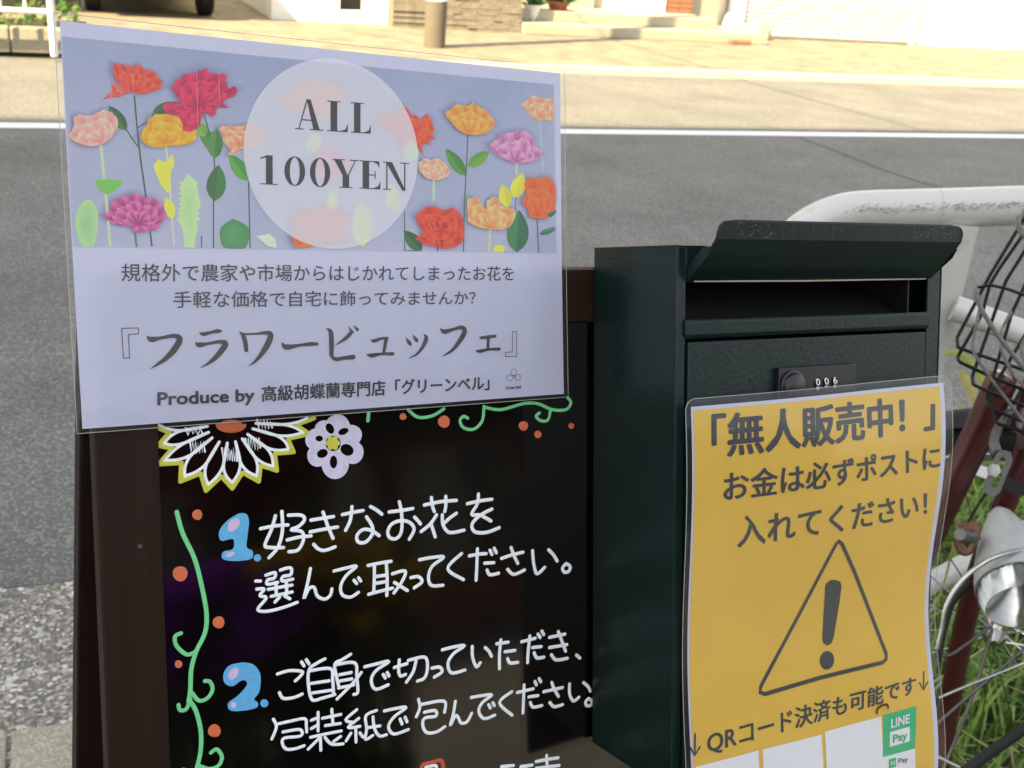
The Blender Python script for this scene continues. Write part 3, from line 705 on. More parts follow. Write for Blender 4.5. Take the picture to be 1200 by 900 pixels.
def capsule(c0, c1, r_, n=8):
    a = math.atan2(c1[1]-c0[1], c1[0]-c0[0]); out = []
    for i in range(n+1): t = a+math.pi/2+math.pi*i/n; out.append((c0[0]+r_*math.cos(t), c0[1]+r_*math.sin(t)))
    for i in range(n+1): t = a-math.pi/2+math.pi*i/n; out.append((c1[0]+r_*math.cos(t), c1[1]+r_*math.sin(t)))
    return out
mb = MB()
arm = [(1185, 482, 9), (1176, 492, 8.5), (1168, 505, 8), (1164, 518, 7), (1167, 530, 7), (1174, 540, 8)]
A_ = [bl(u, v, 1.09) for u, v, _ in arm]
wv = (binv.to_3x3() @ (RC @ Vector((1, -0.35, 0)))).normalized(); dv = (binv.to_3x3() @ (CAM-at(1170, 510, 1.09))).normalized()
for i, p in enumerate(A_):
    ww = arm[i][2]*1.09*KZ/F
    for (s_, t_) in ((-1, 0), (-.8, .003), (.8, .003), (1, 0)): mb.vert(p+wv*ww*s_+dv*t_)
for i in range(len(A_)-1):
    for j in range(3): mb.f.append((i*4+j, i*4+j+1, i*4+j+5, i*4+j+4)); mb.m.append(0)
mb.build('brake_arm', M['steel'], bike, smooth=True)
plate_px('slotted_plate', capsule((1176, 538), (1163, 571), 10.5), 1.085, 0.003, M['steel'], hole=capsule((1174, 540), (1166, 567), 4.2))
bc = bl(1164.5, 551, 1.08); Tb = Matrix.Translation(bc) @ dv.to_track_quat('Z', 'Y').to_matrix().to_4x4()
mb = MB(); mb.lathe([(0, -.003), (.009, -.003), (.009, .001), (.0073, .001), (.0073, .007), (0, .007)], Tb, 6); bo = mb.build('bolt', M['alloy'], bike)
mb = MB(); mb.lathe([(0.0040, .0065), (0.004, .014), (0, .014)], Tb, 12); mb.build('bolt_tip', M['alloy'], bo)
plate_px('clamp_band', [(1172, 556), (1215, 570), (1215, 586), (1178, 575)], 1.095, 0.004, M['rubber'])
plate_px('rim_brake_block', [(1135, 541), (1162, 549), (1158, 562), (1134, 553)], 1.25, 0.01, M['alloy'])
# copper coloured bracket with screw
tube_px('lamp_bracket', [(1120, 630, 1.14), (1126, 646, 1.14), (1136, 646, 1.14), (1142, 632, 1.14), (1146, 622, 1.14)], 4, M['copper'])
plate_px('lamp_bracket', [(1122, 614), (1146, 611), (1150, 632), (1134, 642), (1124, 636)], 1.15, 0.003, M['copper'])
tube_px('screw', [(1125, 626, 1.10), (1140, 630, 1.13)], 7, M['steel'])
# lamp
lc0 = bl(1168, 590, 1.20); lc1 = bl(1200, 712, 1.10); ld = (lc1-lc0).normalized(); LL = (lc1-lc0).length
LT = Matrix.Translation(lc0) @ ld.to_track_quat('Z', 'Y').to_matrix().to_4x4()
mb = MB(); mb.lathe([(0, LL*.06), (.006*KZ, LL*.07), (.013*KZ, LL*.13), (.021*KZ, LL*.26), (.030*KZ, LL*.43), (.037*KZ, LL*.6), (.041*KZ, LL*.75), (.042*KZ, LL*.82), (.039*KZ, LL*.82), (.036*KZ, LL*.7), (0, LL*.55)], LT, 40)
lamp = mb.build('headlight', M['grey_plastic'], bike, smooth=True)
mb = MB(); prof = [(0.010*KZ, LL*.58), (.030*KZ, LL*.76), (.0385*KZ, LL*.83)]
mb.lathe(prof, LT, 40); mb.build('reflector', M['chrome'], lamp, smooth=True)
lens = bpy.data.materials.new('clear_lens'); lens.use_nodes = True; n_ = lens.node_tree.nodes['Principled BSDF']; n_.inputs['Transmission Weight'].default_value = 0.95; n_.inputs['Roughness'].default_value = 0.08; n_.inputs['Base Color'].default_value = (.85, .87, .87, 1)
mb = MB(); nn = 60
for (rr, hh) in ((.040, .80), (.0405, .90), (.036, 1.0), (.020, 1.05), (.001, 1.06)):
    for j in range(nn):
        a = 2*math.pi*j/nn; k = 1+(0.03 if j % 3 == 0 else 0)*(1 if hh < .99 else 0); mb.vert(LT @ Vector((rr*KZ*k*math.cos(a), rr*KZ*k*math.sin(a), LL*hh)))
for i in range(4):
    for j in range(nn): mb.f.append((i*nn+j, i*nn+(j+1) % nn, (i+1)*nn+(j+1) % nn, (i+1)*nn+j)); mb.m.append(0)
mb.build('lens', lens, lamp, smooth=True)
for k in range(9):
    a = -2.5+k*0.14; mb = MB(); mb.tube([LT @ Vector((.0415*KZ*math.cos(a+1.2), .0415*KZ*math.sin(a+1.2), LL*.83)), LT @ Vector((.0375*KZ*math.cos(a+1.2), .0375*KZ*math.sin(a+1.2), LL*.99))], .0008, 5); mb.build('lens_rib', M['rubber' if k % 2 else 'alloy'], lamp)
# basket of black coated wire, with grey older wires
def Zb(px): return px*0
def fillet(P, d=0.0045):
    out = [P[0]]
    for a, b, c in zip(P[:-2], P[1:-1], P[2:]):
        u_ = (a-b); v_ = (c-b); e = min(d, u_.length*.45, v_.length*.45); p = b+u_.normalized()*e; q = b+v_.normalized()*e
        for t in (0, .25, .5, .75, 1): out.append(p*(1-t)**2+b*2*t*(1-t)+q*t*t)
    return out+[P[-1]]
def bw(pts, z0, z1, rp, mat, name='wire'):
    P = []; k = len(pts)
    for i, (x, y) in enumerate(pts): P.append(bl(1080+x/3.75, 240+y/3.75, z0+(z1-z0)*i/(k-1)))
    mb = MB(); mb.tube(fillet(P, .0045 if mat is M['black_wire'] else .03) if name == 'wire' else cr(P, 4), rp*KZ*(z0+z1)/2/F, 7); return mb.build(name, mat, basket, smooth=True)
basket = bpy.data.objects.new('basket', None); link(basket); basket.parent = bike
for sh_ in ([(560, -120), (300, 310), (155, 585), (160, 628), (460, 730), (760, 832)],
           [(600, -90), (345, 275), (300, 350), (265, 480), (158, 668), (165, 690), (320, 762), (760, 935)],
           [(650, -110), (370, 335), (222, 755), (226, 790), (320, 832), (760, 1010)],
           [(700, -50), (455, 350), (395, 480), (286, 855), (300, 893), (450, 955), (760, 1080)],
           [(720, 90), (450, 580), (340, 760), (300, 850), (330, 960), (500, 1020)],
           [(760, 300), (560, 600), (400, 880), (410, 980), (560, 1060)]):
    bw(sh_, 1.14, 1.06, 2.1, M['black_wire'])
for (x_, y_) in ((760, 832), (760, 935), (760, 1010), (760, 1080)): bw([(x_, y_), (900, y_-60), (1150, y_-780)], 1.07, 1.16, 2.1, M['black_wire'])
bw([(560, -120), (600, -90), (650, -110), (720, 60), (1150, 250), (1180, 60), (1000, -60), (560, -120)], 1.14, 1.16, 3.2, M['black_wire'], 'rim_wire')
tube_px('stem', [(1232, 400, 1.19), (1262, 300, 1.18), (1290, 190, 1.17)], 11, M['chrome'])
tube_px('handlebar', [(1560, 300, 0.95), (1500, 205, 1.12), (1400, 175, 1.18), (1290, 190, 1.17), (1262, 185, 1.2), (1240, 200, 1.24), (1236, 235, 1.12), (1240, 300, 0.95)], 9, M['chrome'])
bw([(248, 363), (300, 352), (380, 370), (450, 397), (620, 470)], 1.12, 1.05, 1.9, M['black_wire'])
bw([(240, 370), (236, 400), (262, 460), (330, 570), (450, 720), (560, 850)], 1.05, 1.02, 2.8, M['grey_wire'])
bw([(245, 385), (262, 430), (240, 520), (222, 620), (235, 660), (300, 760), (400, 890), (520, 1050)], 1.10, 1.05, 1.9, M['grey_wire'])
bw([(395, 470), (345, 560), (350, 640), (380, 710), (450, 800), (560, 930)], 1.10, 1.05, 2.0, M['grey_wire'])
bw([(470, 560), (430, 640), (470, 720), (560, 800)], 1.10, 1.05, 2.4, M['grey_wire'])
bw([(520, -40), (450, 42), (428, 55), (424, 85), (445, 130), (520, 190)], 1.06, 1.02, 3.4, M['grey_wire'], 'rim_wire')
mb = MB(); LEDM = None

# ------------------------------------------------------------------ board frame of reference (x right along the board, y up it, n out of it)
D1 = Vector((2300, -143, 1300)).normalized(); D3 = Vector((40, 12550, 1300)); D3 = (D3-D3.dot(D1)*D1).normalized(); NN = -(D1.cross(D3)).normalized()
if NN.z > 0: NN = -NN
O_ = Vector((95/F, -50/F, 1))*0.735
BW_ = Matrix((RC @ D1, RC @ -D3, RC @ NN)).transposed().to_4x4(); BW_.translation = CAM + RC @ O_
def on(u, v, off=0.0):
    dd_ = Vector(((u-600)/F, (v-450)/F, 1)); Q = O_+NN*off; t = Q.dot(NN)/dd_.dot(NN); P = dd_*t-Q
    return (P.dot(D1), -P.dot(D3))
# ------------------------------------------------------------------ A-frame board
M['brown_wood'] = material('dark_brown_stain', (0.018, 0.0088, 0.0048), 0.5, spec=0.15, var=0.30, scale=60, bump=0.45, bscale=90, stretch=(1, 0.06, 1), dirt=(0.05, 0.035, 0.025), dscale=30, dthr=0.70)
M['lit_edge'] = material('lit_wood_edge', (0.16, 0.11, 0.07), 0.6, var=0.3, scale=60)
M['marker_board'] = material('black_marker_board', (0.0025, 0.002, 0.002), 0.07, var=0.2, scale=9, spec=0.6, bump=0.02, bscale=9, dirt=(0.0045, 0.004, 0.0035), dscale=18, dthr=0.6)
board = empty('a_frame_board', BW_, 'black marker board in a brown wooden A-frame, with handwritten instructions', 'signboard')
up_w = (BW_.to_3x3() @ Vector((0, 1, 0)))
X0, X1, YT = -0.315, 0.236, 0.0475
YB = -(BW_.translation.z-0.025)/up_w.z
TF = 0.018; SW = 0.033
def bxl(name, a, m, par, bevel=0.0015):
    mb = MB(); mb.box(*a); return mb.build(name, m, par, bevel=bevel)
bxl('stile', (X0, X0+SW, YB, YT, -TF, 0), M['brown_wood'], board)
bxl('stile', (X1-SW, X1, YB, YT, -TF, 0), M['brown_wood'], board)
bxl('top_rail', (X0+SW+.0005, X1-SW-.0005, YT-0.035, YT, -TF, -0.0006), M['brown_wood'], board)
bxl('bottom_rail', (X0+SW+.0005, X1-SW-.0005, YB+0.12, YB+0.16, -TF, -0.0006), M['brown_wood'], board)
bxl('lit_top_edge', (X0+.001, X1-.001, YT+0.0002, YT+0.0016, -TF+.001, -.001), M['lit_edge'], board, 0)  # pale strip: the light on the rail's top put into its colour
PN = -0.003
mb = MB(); mb.box(X0+SW+.0002, X1-SW-.0002, YB+0.16, YT-0.0352, -TF+.002, PN); panel = mb.build('writing_panel', M['marker_board'], board)
# rear leg frame, swung back
TR_ = Matrix.Translation((0, YT-0.004, -TF-0.002)) @ Matrix.Rotation(R_(19), 4, 'X')
def rear(a): 
    mb = MB(); mb.box(*a, T=lambda x, y, z: TR_ @ Vector((x, y, z))); return mb
LB = (YB-YT)*1.0
rear((X0, X0+SW, LB, -0.004, -TF, 0)).build('rear_stile', M['brown_wood'], board, bevel=0.0015)
rear((X1-SW, X1, LB, -0.004, -TF, 0)).build('rear_stile', M['brown_wood'], board, bevel=0.0015)
rear((X0+SW, X1-SW, LB+0.1, -0.004, -TF+.004, -.004)).build('rear_panel', M['marker_board'], board)
for x in (X0+0.08, X1-0.08):
    mb = MB(); mb.tube([(x-.02, YT+0.004, -TF-0.001), (x+.02, YT+0.004, -TF-0.001)], 0.004, 10); mb.build('hinge', M['steel'], board)
# screws and scuffs on the left stile
for (u, v) in ((164, 640),):
    x, y = on(u, v); mb = MB(); mb.lathe([(0.0014, 0.0001), (0.0012, 0.0003), (0, 0.0002)], Matrix.Translation((x, y, 0)), 12); mb.build('screw', M['steel'], board)

# --- paint marker strokes lying on the panel
INK = {}
def ink(name, c, tr=0.0):
    if name not in INK: INK[name] = material('ink_'+name, c, 0.5, trans=tr, var=0.10, scale=260)
    return INK[name]
def crom2(P, n=5):
    if len(P) < 3: 
        return [tuple(a+(b-a)*k/3 for a, b in zip(P[0], P[1])) for k in range(4)] if len(P) == 2 else P
    out = []
    for i in range(len(P)-1):
        p0 = P[max(i-1, 0)]; p1 = P[i]; p2 = P[i+1]; p3 = P[min(i+2, len(P)-1)]
        for k in range(n):
            t = k/n; out.append(tuple(0.5*((2*b)+(c-a)*t+(2*a-5*b+4*c-d_)*t*t+(3*b-a-3*c+d_)*t**3) for a, b, c, d_ in zip(p0, p1, p2, p3)))
    out.append(P[-1]); return out
def stroke(mb, P, wd, S, h=0.00025, off=0.0, c=None, round_=True, sharp=False):
    """ribbon with a rounded back along P (local metres, optionally a third value = width)"""
    wdv = len(P[0]) == 3
    P = [p if wdv else (p[0], p[1], wd) for p in P]
    P = P if sharp else crom2(P)
    k = len(P); pts = []
    def tan(i):
        a = P[max(i-1, 0)]; b = P[min(i+1, k-1)]; dx, dy = b[0]-a[0], b[1]-a[1]; L = math.hypot(dx, dy) or 1; return dx/L, dy/L
    tx, ty = tan(0)
    if round_:
        for q in (1.0, .85, .5): pts.append((P[0][0]-tx*q*P[0][2]/2, P[0][1]-ty*q*P[0][2]/2, P[0][2]/2*math.sqrt(max(0.0, 1-q*q))+1e-6, tx, ty))
    for i in range(k): t = tan(i); pts.append((P[i][0], P[i][1], P[i][2]/2, *t))
    tx, ty = tan(k-1)
    if round_:
        for q in (.5, .85, 1.0): pts.append((P[-1][0]+tx*q*P[-1][2]/2, P[-1][1]+ty*q*P[-1][2]/2, P[-1][2]/2*math.sqrt(max(0.0, 1-q*q))+1e-6, tx, ty))
    b = len(mb.v)
    for (x, y, hw, tx, ty) in pts:
        nx_, ny_ = -ty, tx; hh = h if hw > 1e-5 else 0
        for (s_, z_) in ((-1, 0), (-.72, .85), (0, 1), (.72, .85), (1, 0)): mb.vert(S(x+nx_*hw*s_, y+ny_*hw*s_, off+hh*z_), c)
    for i in range(len(pts)-1):
        for j in range(4): q = b+i*5+j; mb.f.append((q, q+1, q+6, q+5)); mb.m.append(0)
def SB(x, y, o): return Vector((x, y, PN+0.0002+o))
def onB(u, v): return on(u, v, PN)
PXM = 0.62/F                                     # metres per reference pixel near the board's middle
WHITE_PEN = (0.86, 0.91, 0.94)
hand = {
 'line_one': [((250, 560, 5.295), 22, [
   [(385,235),(360,320),(320,415),(350,432),(435,432)], [(425,208),(428,330),(400,430),(345,495)], [(292,315),(380,298),(462,292)],
   [(465,232),(545,232),(565,260),(530,300),(482,322),(540,330),(560,360),(550,410),(520,450),(468,458)], [(458,385),(530,368),(605,360)],
   [(605,262),(680,250),(745,240)], [(600,335),(690,318),(770,305)], [(680,212),(710,300),(742,375)], [(622,412),(650,440),(690,450),(755,428)],
   [(800,228),(860,215),(928,203)], [(860,178),(850,260),(820,325)], [(975,178),(1010,198),(1045,225)],
   [(950,242),(985,300),(985,350),(945,398),(900,398),(890,360),(925,322),(975,325),(1028,358)]]),
  ((430, 570, 4.444), 18.5, [
   [(115,133),(180,125),(238,115)], [(168,80),(180,140),(180,230),(155,270),(120,268),(108,235),(130,195),(180,178),(225,190),(245,225),(220,275)], [(247,160),(262,175),(278,195)],
   [(298,97),(380,80),(465,73)], [(335,58),(340,100),(350,130)], [(410,52),(410,100),(405,130)], [(362,148),(330,195),(282,235)], [(335,200),(345,230),(355,262)], [(392,148),(396,200),(430,240),(505,228)], [(465,140),(430,165),(395,198)],
   [(522,90),(590,75),(650,67)], [(580,40),(575,90),(545,145),(590,150),(645,180)], [(650,118),(590,150),(548,195),(560,235),(620,240),(688,215)]])],
 'line_two': [((250, 560, 5.295), 21, [
   [(325,604),(382,588),(376,622),(338,632),(335,660),(398,648)], [(415,572),(478,558),(480,600),(432,612),(428,640),(492,628)], [(388,660),(390,728)], [(452,648),(456,718)],
   [(340,692),(415,678),(488,665)], [(358,735),(430,720),(488,708)], [(410,740),(382,770)], [(442,732),(474,750)],
   [(262,640),(292,640)], [(268,690),(315,690),(288,730),(328,745),(275,815),(330,828),(430,805),(520,772)],
   [(602,562),(585,650),(562,748),(592,688),(625,680),(645,732),(690,752),(725,728),(735,688)],
   [(748,578),(820,560),(888,548),(825,605),(790,670),(800,725),(850,740),(900,710)], [(872,635),(888,655)], [(900,620),(914,640)]]),
  ((430, 570, 4.444), 18, [
   [(5,412),(60,400),(125,390)], [(38,412),(38,480),(35,545)], [(100,400),(105,480),(103,568)], [(42,470),(100,462)], [(42,505),(100,496)], [(8,562),(70,545),(132,530)],
   [(132,455),(198,440),(185,490),(140,555)], [(142,500),(175,520),(210,542)], [(228,475),(268,470),(286,497),(245,528)],
   [(272,382),(340,370),(400,368),(340,415),(320,470),(335,515),(395,515)], [(492,350),(420,428),(502,485)],
   [(532,362),(580,353),(620,350)], [(575,325),(572,410),(568,488)], [(640,332),(650,354)], [(662,322),(673,345)], [(612,400),(660,397)], [(625,435),(640,460),(685,452)],
   [(700,375),(760,355),(812,343)], [(750,318),(765,360),(785,400)], [(732,432),(765,458),(820,435)], [(862,335),(868,400),(885,455),(925,422)], [(945,330),(970,355),(990,388)],
   [(1038,402),(1058,418),(1050,442),(1028,446),(1018,425),(1036,402)]])],
 'line_three': [((250, 740, 5.625), 22, [
   [(422,280),(500,258),(585,264),(572,295),(540,325)], [(435,402),(460,440),(530,435),(585,412)], [(580,200),(597,226)], [(612,185),(630,213)],
   [(735,180),(680,210),(632,250),(625,340),(650,448),(720,438),(800,415)], [(640,258),(772,245),(786,320),(792,410)], [(645,342),(762,325)], [(652,405),(785,386)],
   [(905,150),(850,185),(800,215),(812,300),(828,368)], [(812,218),(932,207),(945,300),(952,398),(925,415)], [(832,285),(908,270)], [(835,326),(912,312)], [(825,372),(925,352)], [(975,270),(920,340),(815,445)]]),
  ((430, 730, 4.444), 18, [
   [(-12,228),(50,213),(115,200),(45,250),(22,300),(45,345),(110,322)], [(84,268),(95,286)], [(105,258),(114,275)],
   [(142,232),(180,220),(208,212)], [(168,192),(165,250),(175,276),(200,268)], [(215,195),(300,178),(315,230),(300,285),(262,303)], [(255,198),(240,255),(205,308)],
   [(338,235),(378,230),(390,255),(350,282)], [(392,140),(450,125),(508,118),(450,160),(422,210),(440,260),(510,245)], [(548,122),(550,180),(570,228),(590,207)], [(615,128),(635,148),(648,173)],
   [(675,108),(735,100)], [(697,88),(690,160),(690,238)], [(718,150),(770,143)], [(732,185),(745,208),(785,205)],
   [(805,98),(875,80)], [(848,68),(840,140),(836,206)], [(890,58),(901,75)], [(910,42),(920,60)], [(862,128),(906,123)], [(870,155),(885,182),(920,178)],
   [(950,75),(1030,58)], [(950,128),(1040,113)], [(996,45),(1015,95),(1034,146)], [(960,165),(985,192),(1043,184)], [(1090,167),(1108,182)]])],
 'line_four': [((250, 740, 5.625), 21, [
   [(395,577),(415,630),(385,708)], [(430,608),(510,590),(602,575),(612,620),(615,662)], [(458,662),(570,646),(575,688),(468,702),(455,740),(482,775),(540,772),(598,752)],
   [(690,532),(690,655)], [(645,585),(682,570)], [(645,640),(682,618)], [(718,572),(840,546)], [(780,512),(788,605)], [(738,620),(836,606)], [(640,697),(740,675),(842,655)], [(705,690),(708,782)], [(698,702),(625,775)], [(735,698),(780,742),(855,740)], [(838,692),(792,725)],
   [(945,515),(872,582),(925,600)], [(958,572),(888,632),(965,625)], [(938,640),(940,728)], [(906,670),(875,720)], [(965,668),(985,695)], [(1075,520),(1005,555),(1010,640),(1002,710),(1050,685)], [(1052,562),(1062,640),(1095,688),(1140,680)], [(1008,635),(1098,622)]]),
  ((430, 730, 4.444), 17.5, [
   [(90,458),(150,445),(204,440),(140,490),(112,540),(140,578),(215,555)], [(172,500),(182,525)], [(198,490),(208,514)],
   [(268,397),(275,440),(257,488)], [(280,425),(400,407),(404,464)], [(298,465),(355,456),(358,485),(302,495),(290,530),(310,570),(360,568),(405,540)],
   [(460,408),(450,470),(434,533),(460,484),(475,492),(490,520),(520,515),(545,470)], [(542,388),(600,378),(650,375),(600,415),(582,460),(610,498),(665,480)], [(633,425),(642,442)], [(655,415),(663,430)],
   [(753,358),(690,415),(755,480)], [(782,362),(865,343)], [(818,322),(815,400),(812,468)], [(874,305),(882,322)], [(896,290),(905,306)], [(842,385),(890,378)], [(850,414),(865,438),(910,430)],
   [(920,358),(1018,336)], [(962,310),(975,345),(997,382)], [(952,414),(975,436),(1018,425)], [(1055,317),(1055,370),(1075,406),(1103,387)], [(1127,310),(1150,330),(1163,355)],
   [(1155,394),(1172,408),(1165,428),(1145,430),(1138,412),(1153,394)]])],
 'line_number': [((430, 730, 4.444), 18, [[(305,752),(360,744),(350,790)]])],
 'line_five': [((430, 730, 4.444), 18, [
   [(700,748),(762,742)], [(725,748),(722,830)], [(800,748),(860,740)], [(828,745),(825,830)], [(880,722),(940,710),(995,702)], [(935,690),(938,740)], [(880,757),(1000,742)]])],
}
wmat = ink('white', WHITE_PEN)
for ln, blocks in hand.items():
    mb = MB(); layer = 0
    for ((ox, oy, sc), wd, sts) in blocks:
        for s_ in sts:
            P = [onB(ox+x/sc, oy+y/sc) for x, y in s_]
            zf = 0.585+0.12*((ox+s_[0][0]/sc)-300)/400
            stroke(mb, P, wd/sc*zf/F*1.1, SB, 0.00022+0.00002*(layer % 5)); layer += 1
    mb.build('handwriting', wmat, panel)
mb = MB()
stroke(mb, [onB(430+x/4.444, 730+y/4.444) for x, y in ((285, 790), (287, 742), (330, 728), (388, 718), (398, 780))], 0.0026, SB, 0.0002)
mb.build('red_outline', ink('red', (0.55, 0.10, 0.05)), panel)
# green vine with curls
gmat = ink('green', (0.17, 0.64, 0.26)); mb = MB()
for k, (wd, s_) in enumerate([(5.5, [(207,600),(214,625),(228,655),(237,690),(242,720),(240,742),(230,763),(224,785),(223,808),(221,822)]), (5, [(230,763),(219,767),(207,757),(205,746),(212,742)]),
    (5, [(225,812),(233,821),(243,818),(249,808),(246,799),(240,798)]), (5, [(223,820),(218,831),(211,832),(209,826)]), (5.5, [(221,820),(229,832),(235,855),(235,880),(229,906)]), (5, [(232,897),(245,901),(256,897),(260,887),(254,878),(247,882)]),
    (4.5, [(478,480),(490,489),(507,487),(520,479)]), (4.5, [(548,490),(543,488),(539,493),(543,501),(555,503),(565,493),(567,476)]), (4.5, [(567,477),(587,480),(613,473),(630,473),(647,480),(663,480),(669,472),(665,466)]), (4.5, [(645,480),(642,492),(634,493),(628,488),(632,484)]), (5, [(432,484),(431,493)])]):
    stroke(mb, [onB(*p) for p in s_], wd*0.6/F, SB, 0.0002+0.00002*(k % 4))
mb.build('painted_vine', gmat, panel)
def disc(mb, u, v, rx, ry, S, c, off, onf, n=20, rot=0, wob=0.0):
    P = []
    for j in range(n):
        a = 2*math.pi*j/n; k = 1+wob*math.sin(3*a+u); x = rx*k*math.cos(a); y = ry*k*math.sin(a)
        P.append(onf(u+x*math.cos(rot)-y*math.sin(rot), v+x*math.sin(rot)+y*math.cos(rot)))
    mb.poly(P, S, c, off)
om = ink('orange', (0.62, 0.15, 0.055))
for (u, v, r_) in ((231,603,6),(211,672,8.8),(256,729,7),(209,778,4.5),(251,856,7.5),(215,903,4),(472,488,4),(520,494,7),(613,499,5.5),(630,509,4.3),(669,499,3.4)):
    mb = MB(); disc(mb, u, v, r_, r_*1.02, SB, None, 0.0002, onB, wob=0.03); mb.build('painted_dot', om, panel)
bmt = ink('sky_blue', (0.115, 0.42, 0.74)); pmt = ink('pale_pink', (0.62, 0.50, 0.70))
def outline(mb, pts, S, onf, org, off, sm=4):
    ox, oy, sc = org; P = [(ox+x/sc, oy+y/sc) for x, y in pts]; P = crom2(P+[P[0]], sm)[:-1]
    mb.poly([onf(*p) for p in P], S, None, off)
mb = MB(); outline(mb, [(120,240),(165,218),(205,225),(220,270),(212,350),(206,428),(240,450),(245,480),(225,505),(140,515),(70,508),(50,485),(65,455),(120,440),(126,385),(100,380),(50,390),(32,355),(45,310),(85,265)], SB, onB, (250,560,5.295), 0.0002); disc(mb, 250+272/5.295, 560+495/5.295, 4.3, 4.3, SB, None, 0.0002, onB); mb.build('painted_number', bmt, panel)
mb = MB(); disc(mb, 250+125/5.295, 560+290/5.295, 6, 9, SB, None, 0.00035, onB, rot=0.7); disc(mb, 250+103/5.295, 560+473/5.295, 5.5, 2.8, SB, None, 0.00035, onB, rot=-0.4); mb.build('number_highlight', pmt, panel)
mb = MB(); outline(mb, [(190,202),(260,215),(305,270),(310,340),(300,400),(268,445),(290,465),(290,495),(250,512),(180,522),(120,522),(95,500),(100,465),(150,430),(200,380),(222,342),(205,320),(175,327),(130,358),(90,352),(65,320),(70,265),(110,220)], SB, onB, (250,740,5.625), 0.0002); disc(mb, 250+335/5.625, 740+472/5.625, 4.7, 4.7, SB, None, 0.0002, onB); mb.build('painted_number', bmt, panel)
mb = MB(); disc(mb, 250+130/5.625, 740+276/5.625, 5, 8, SB, None, 0.00035, onB, rot=0.6); disc(mb, 250+130/5.625, 740+482/5.625, 3.4, 3.8, SB, None, 0.00035, onB); mb.build('number_highlight', pmt, panel)
# lavender flower, yellow heart
org = (180, 460, 4)
mb = MB()
for i_, (u, v, r_) in enumerate(((860,165,62),(925,200,50),(930,280,54),(850,340,64),(770,295,52),(762,220,52),(800,175,46),(845,245,70))): disc(mb, org[0]+u/4, org[1]+v/4, r_/4, r_/4, SB, None, 0.0002+i_*0.00001, onB, n=32, wob=0.02)
mb.build('painted_flower', ink('lavender', (0.60, 0.57, 0.72)), panel)
mb = MB()
for (u, v, rx, ry, rt) in ((825,168,18,26,-.5),(888,182,25,15,-.4),(905,268,32,26,.5),(842,325,17,30,0),(790,285,26,20,-.4),(775,215,17,14,0)): disc(mb, org[0]+u/4, org[1]+v/4, rx/4, ry/4, SB, None, 0.00036+u*1e-8, onB, rot=rt)
disc(mb, org[0]+840/4, org[1]+238/4, 9, 9, SB, None, 0.00034, onB)
mb.build('flower_gap', M['marker_board'], panel)
mb = MB()
for k in range(6): a = k*1.047; disc(mb, org[0]+(838+22*math.cos(a))/4, org[1]+(236+22*math.sin(a))/4, 3.2, 3.2, SB, None, 0.00040+k*0.000008, onB)
disc(mb, org[0]+838/4, org[1]+236/4, 4.5, 4.5, SB, None, 0.00046, onB); mb.build('flower_heart', ink('yellow', (0.56, 0.55, 0.05)), panel)
# big daisy behind the white sheet
C0 = (362, 140); tips = [(20,150),(48,238),(52,318),(145,392),(255,432),(368,422),(482,392),(560,346),(632,266),(700,188),(720,120)]
wm = MB(); ym = MB(); om_ = MB(); k = len(tips)
def q4(x, y): return onB(org[0]+x/4, org[1]+y/4)
vall = []
for i in range(k-1):
    mx_, my_ = (tips[i][0]+tips[i+1][0])/2, (tips[i][1]+tips[i+1][1])/2
    vall.append((C0[0]+(mx_-C0[0])*0.80, C0[1]+(my_-C0[1])*0.80))
line = []
for i in range(k):
    line.append((C0[0]+(tips[i][0]-C0[0])*1.09, C0[1]+(tips[i][1]-C0[1])*1.09+2))
    if i < k-1: line.append((C0[0]+(vall[i][0]-C0[0])*1.10, C0[1]+(vall[i][1]-C0[1])*1.10))
yw_ = 22/4*0.585/F
for a, b in zip(line[:-1], line[1:]): stroke(ym, [q4(*a), q4(*b)], yw_, SB, 0.0002+random.random()*.00003, sharp=True)
ww_ = 15/4*0.585/F
for i, t in enumerate(tips):
    for vn in ([vall[i-1]] if i else [])+([vall[i]] if i < k-1 else []):
        base = (C0[0]+(vn[0]-C0[0])*0.42, C0[1]+(vn[1]-C0[1])*0.42); side = ((t[0]+vn[0])/2*0.5+vn[0]*0.5, (t[1]+vn[1])/2*0.5+vn[1]*0.5)
        stroke(wm, [q4(*t), q4(*side), q4(*vn), q4(*base)] if False else [q4(*t), q4((t[0]*.35+vn[0]*.65), (t[1]*.35+vn[1]*.65)), q4((vn[0]*.75+base[0]*.25), (vn[1]*.75+base[1]*.25)), q4(*base)], ww_, SB, 0.00026+random.random()*.00004)
for (cx, cy, n_z, ww, hh) in ((355,290,7,70,26),(205,255,6,70,24),(465,240,6,70,24),(520,150,5,70,18),(190,180,4,80,14)):
    P = []
    for j in range(n_z*2): P.append(q4(cx-ww/2+ww*j/(n_z*2-1), cy+(hh if j % 2 else -hh)+random.uniform(-6, 6)))
    stroke(wm, P, 10/4*0.585/F, SB, 0.00028, sharp=True)
ym.build('daisy_outline', ink('yellow', (0.56, 0.55, 0.05)), panel); wm.build('daisy_petals', ink('white', WHITE_PEN), panel)
for j in range(22):
    a = math.pi*j/21; stroke(om_, [q4(C0[0]+40*math.cos(a), C0[1]+10+22*math.sin(a)), q4(C0[0]+68*math.cos(a), C0[1]+10+36*math.sin(a))], 9/4*0.585/F, SB, 0.0003)
disc(om_, org[0]+C0[0]/4, org[1]+150/4, 13, 6, SB, None, 0.00042, onB); om_.build('daisy_heart', ink('deep_orange', (0.55, 0.12, 0.03)), panel)
# faint wiped marks
M['smear'] = material('wiped_ink_haze', (0.035, 0.033, 0.03), 0.35)

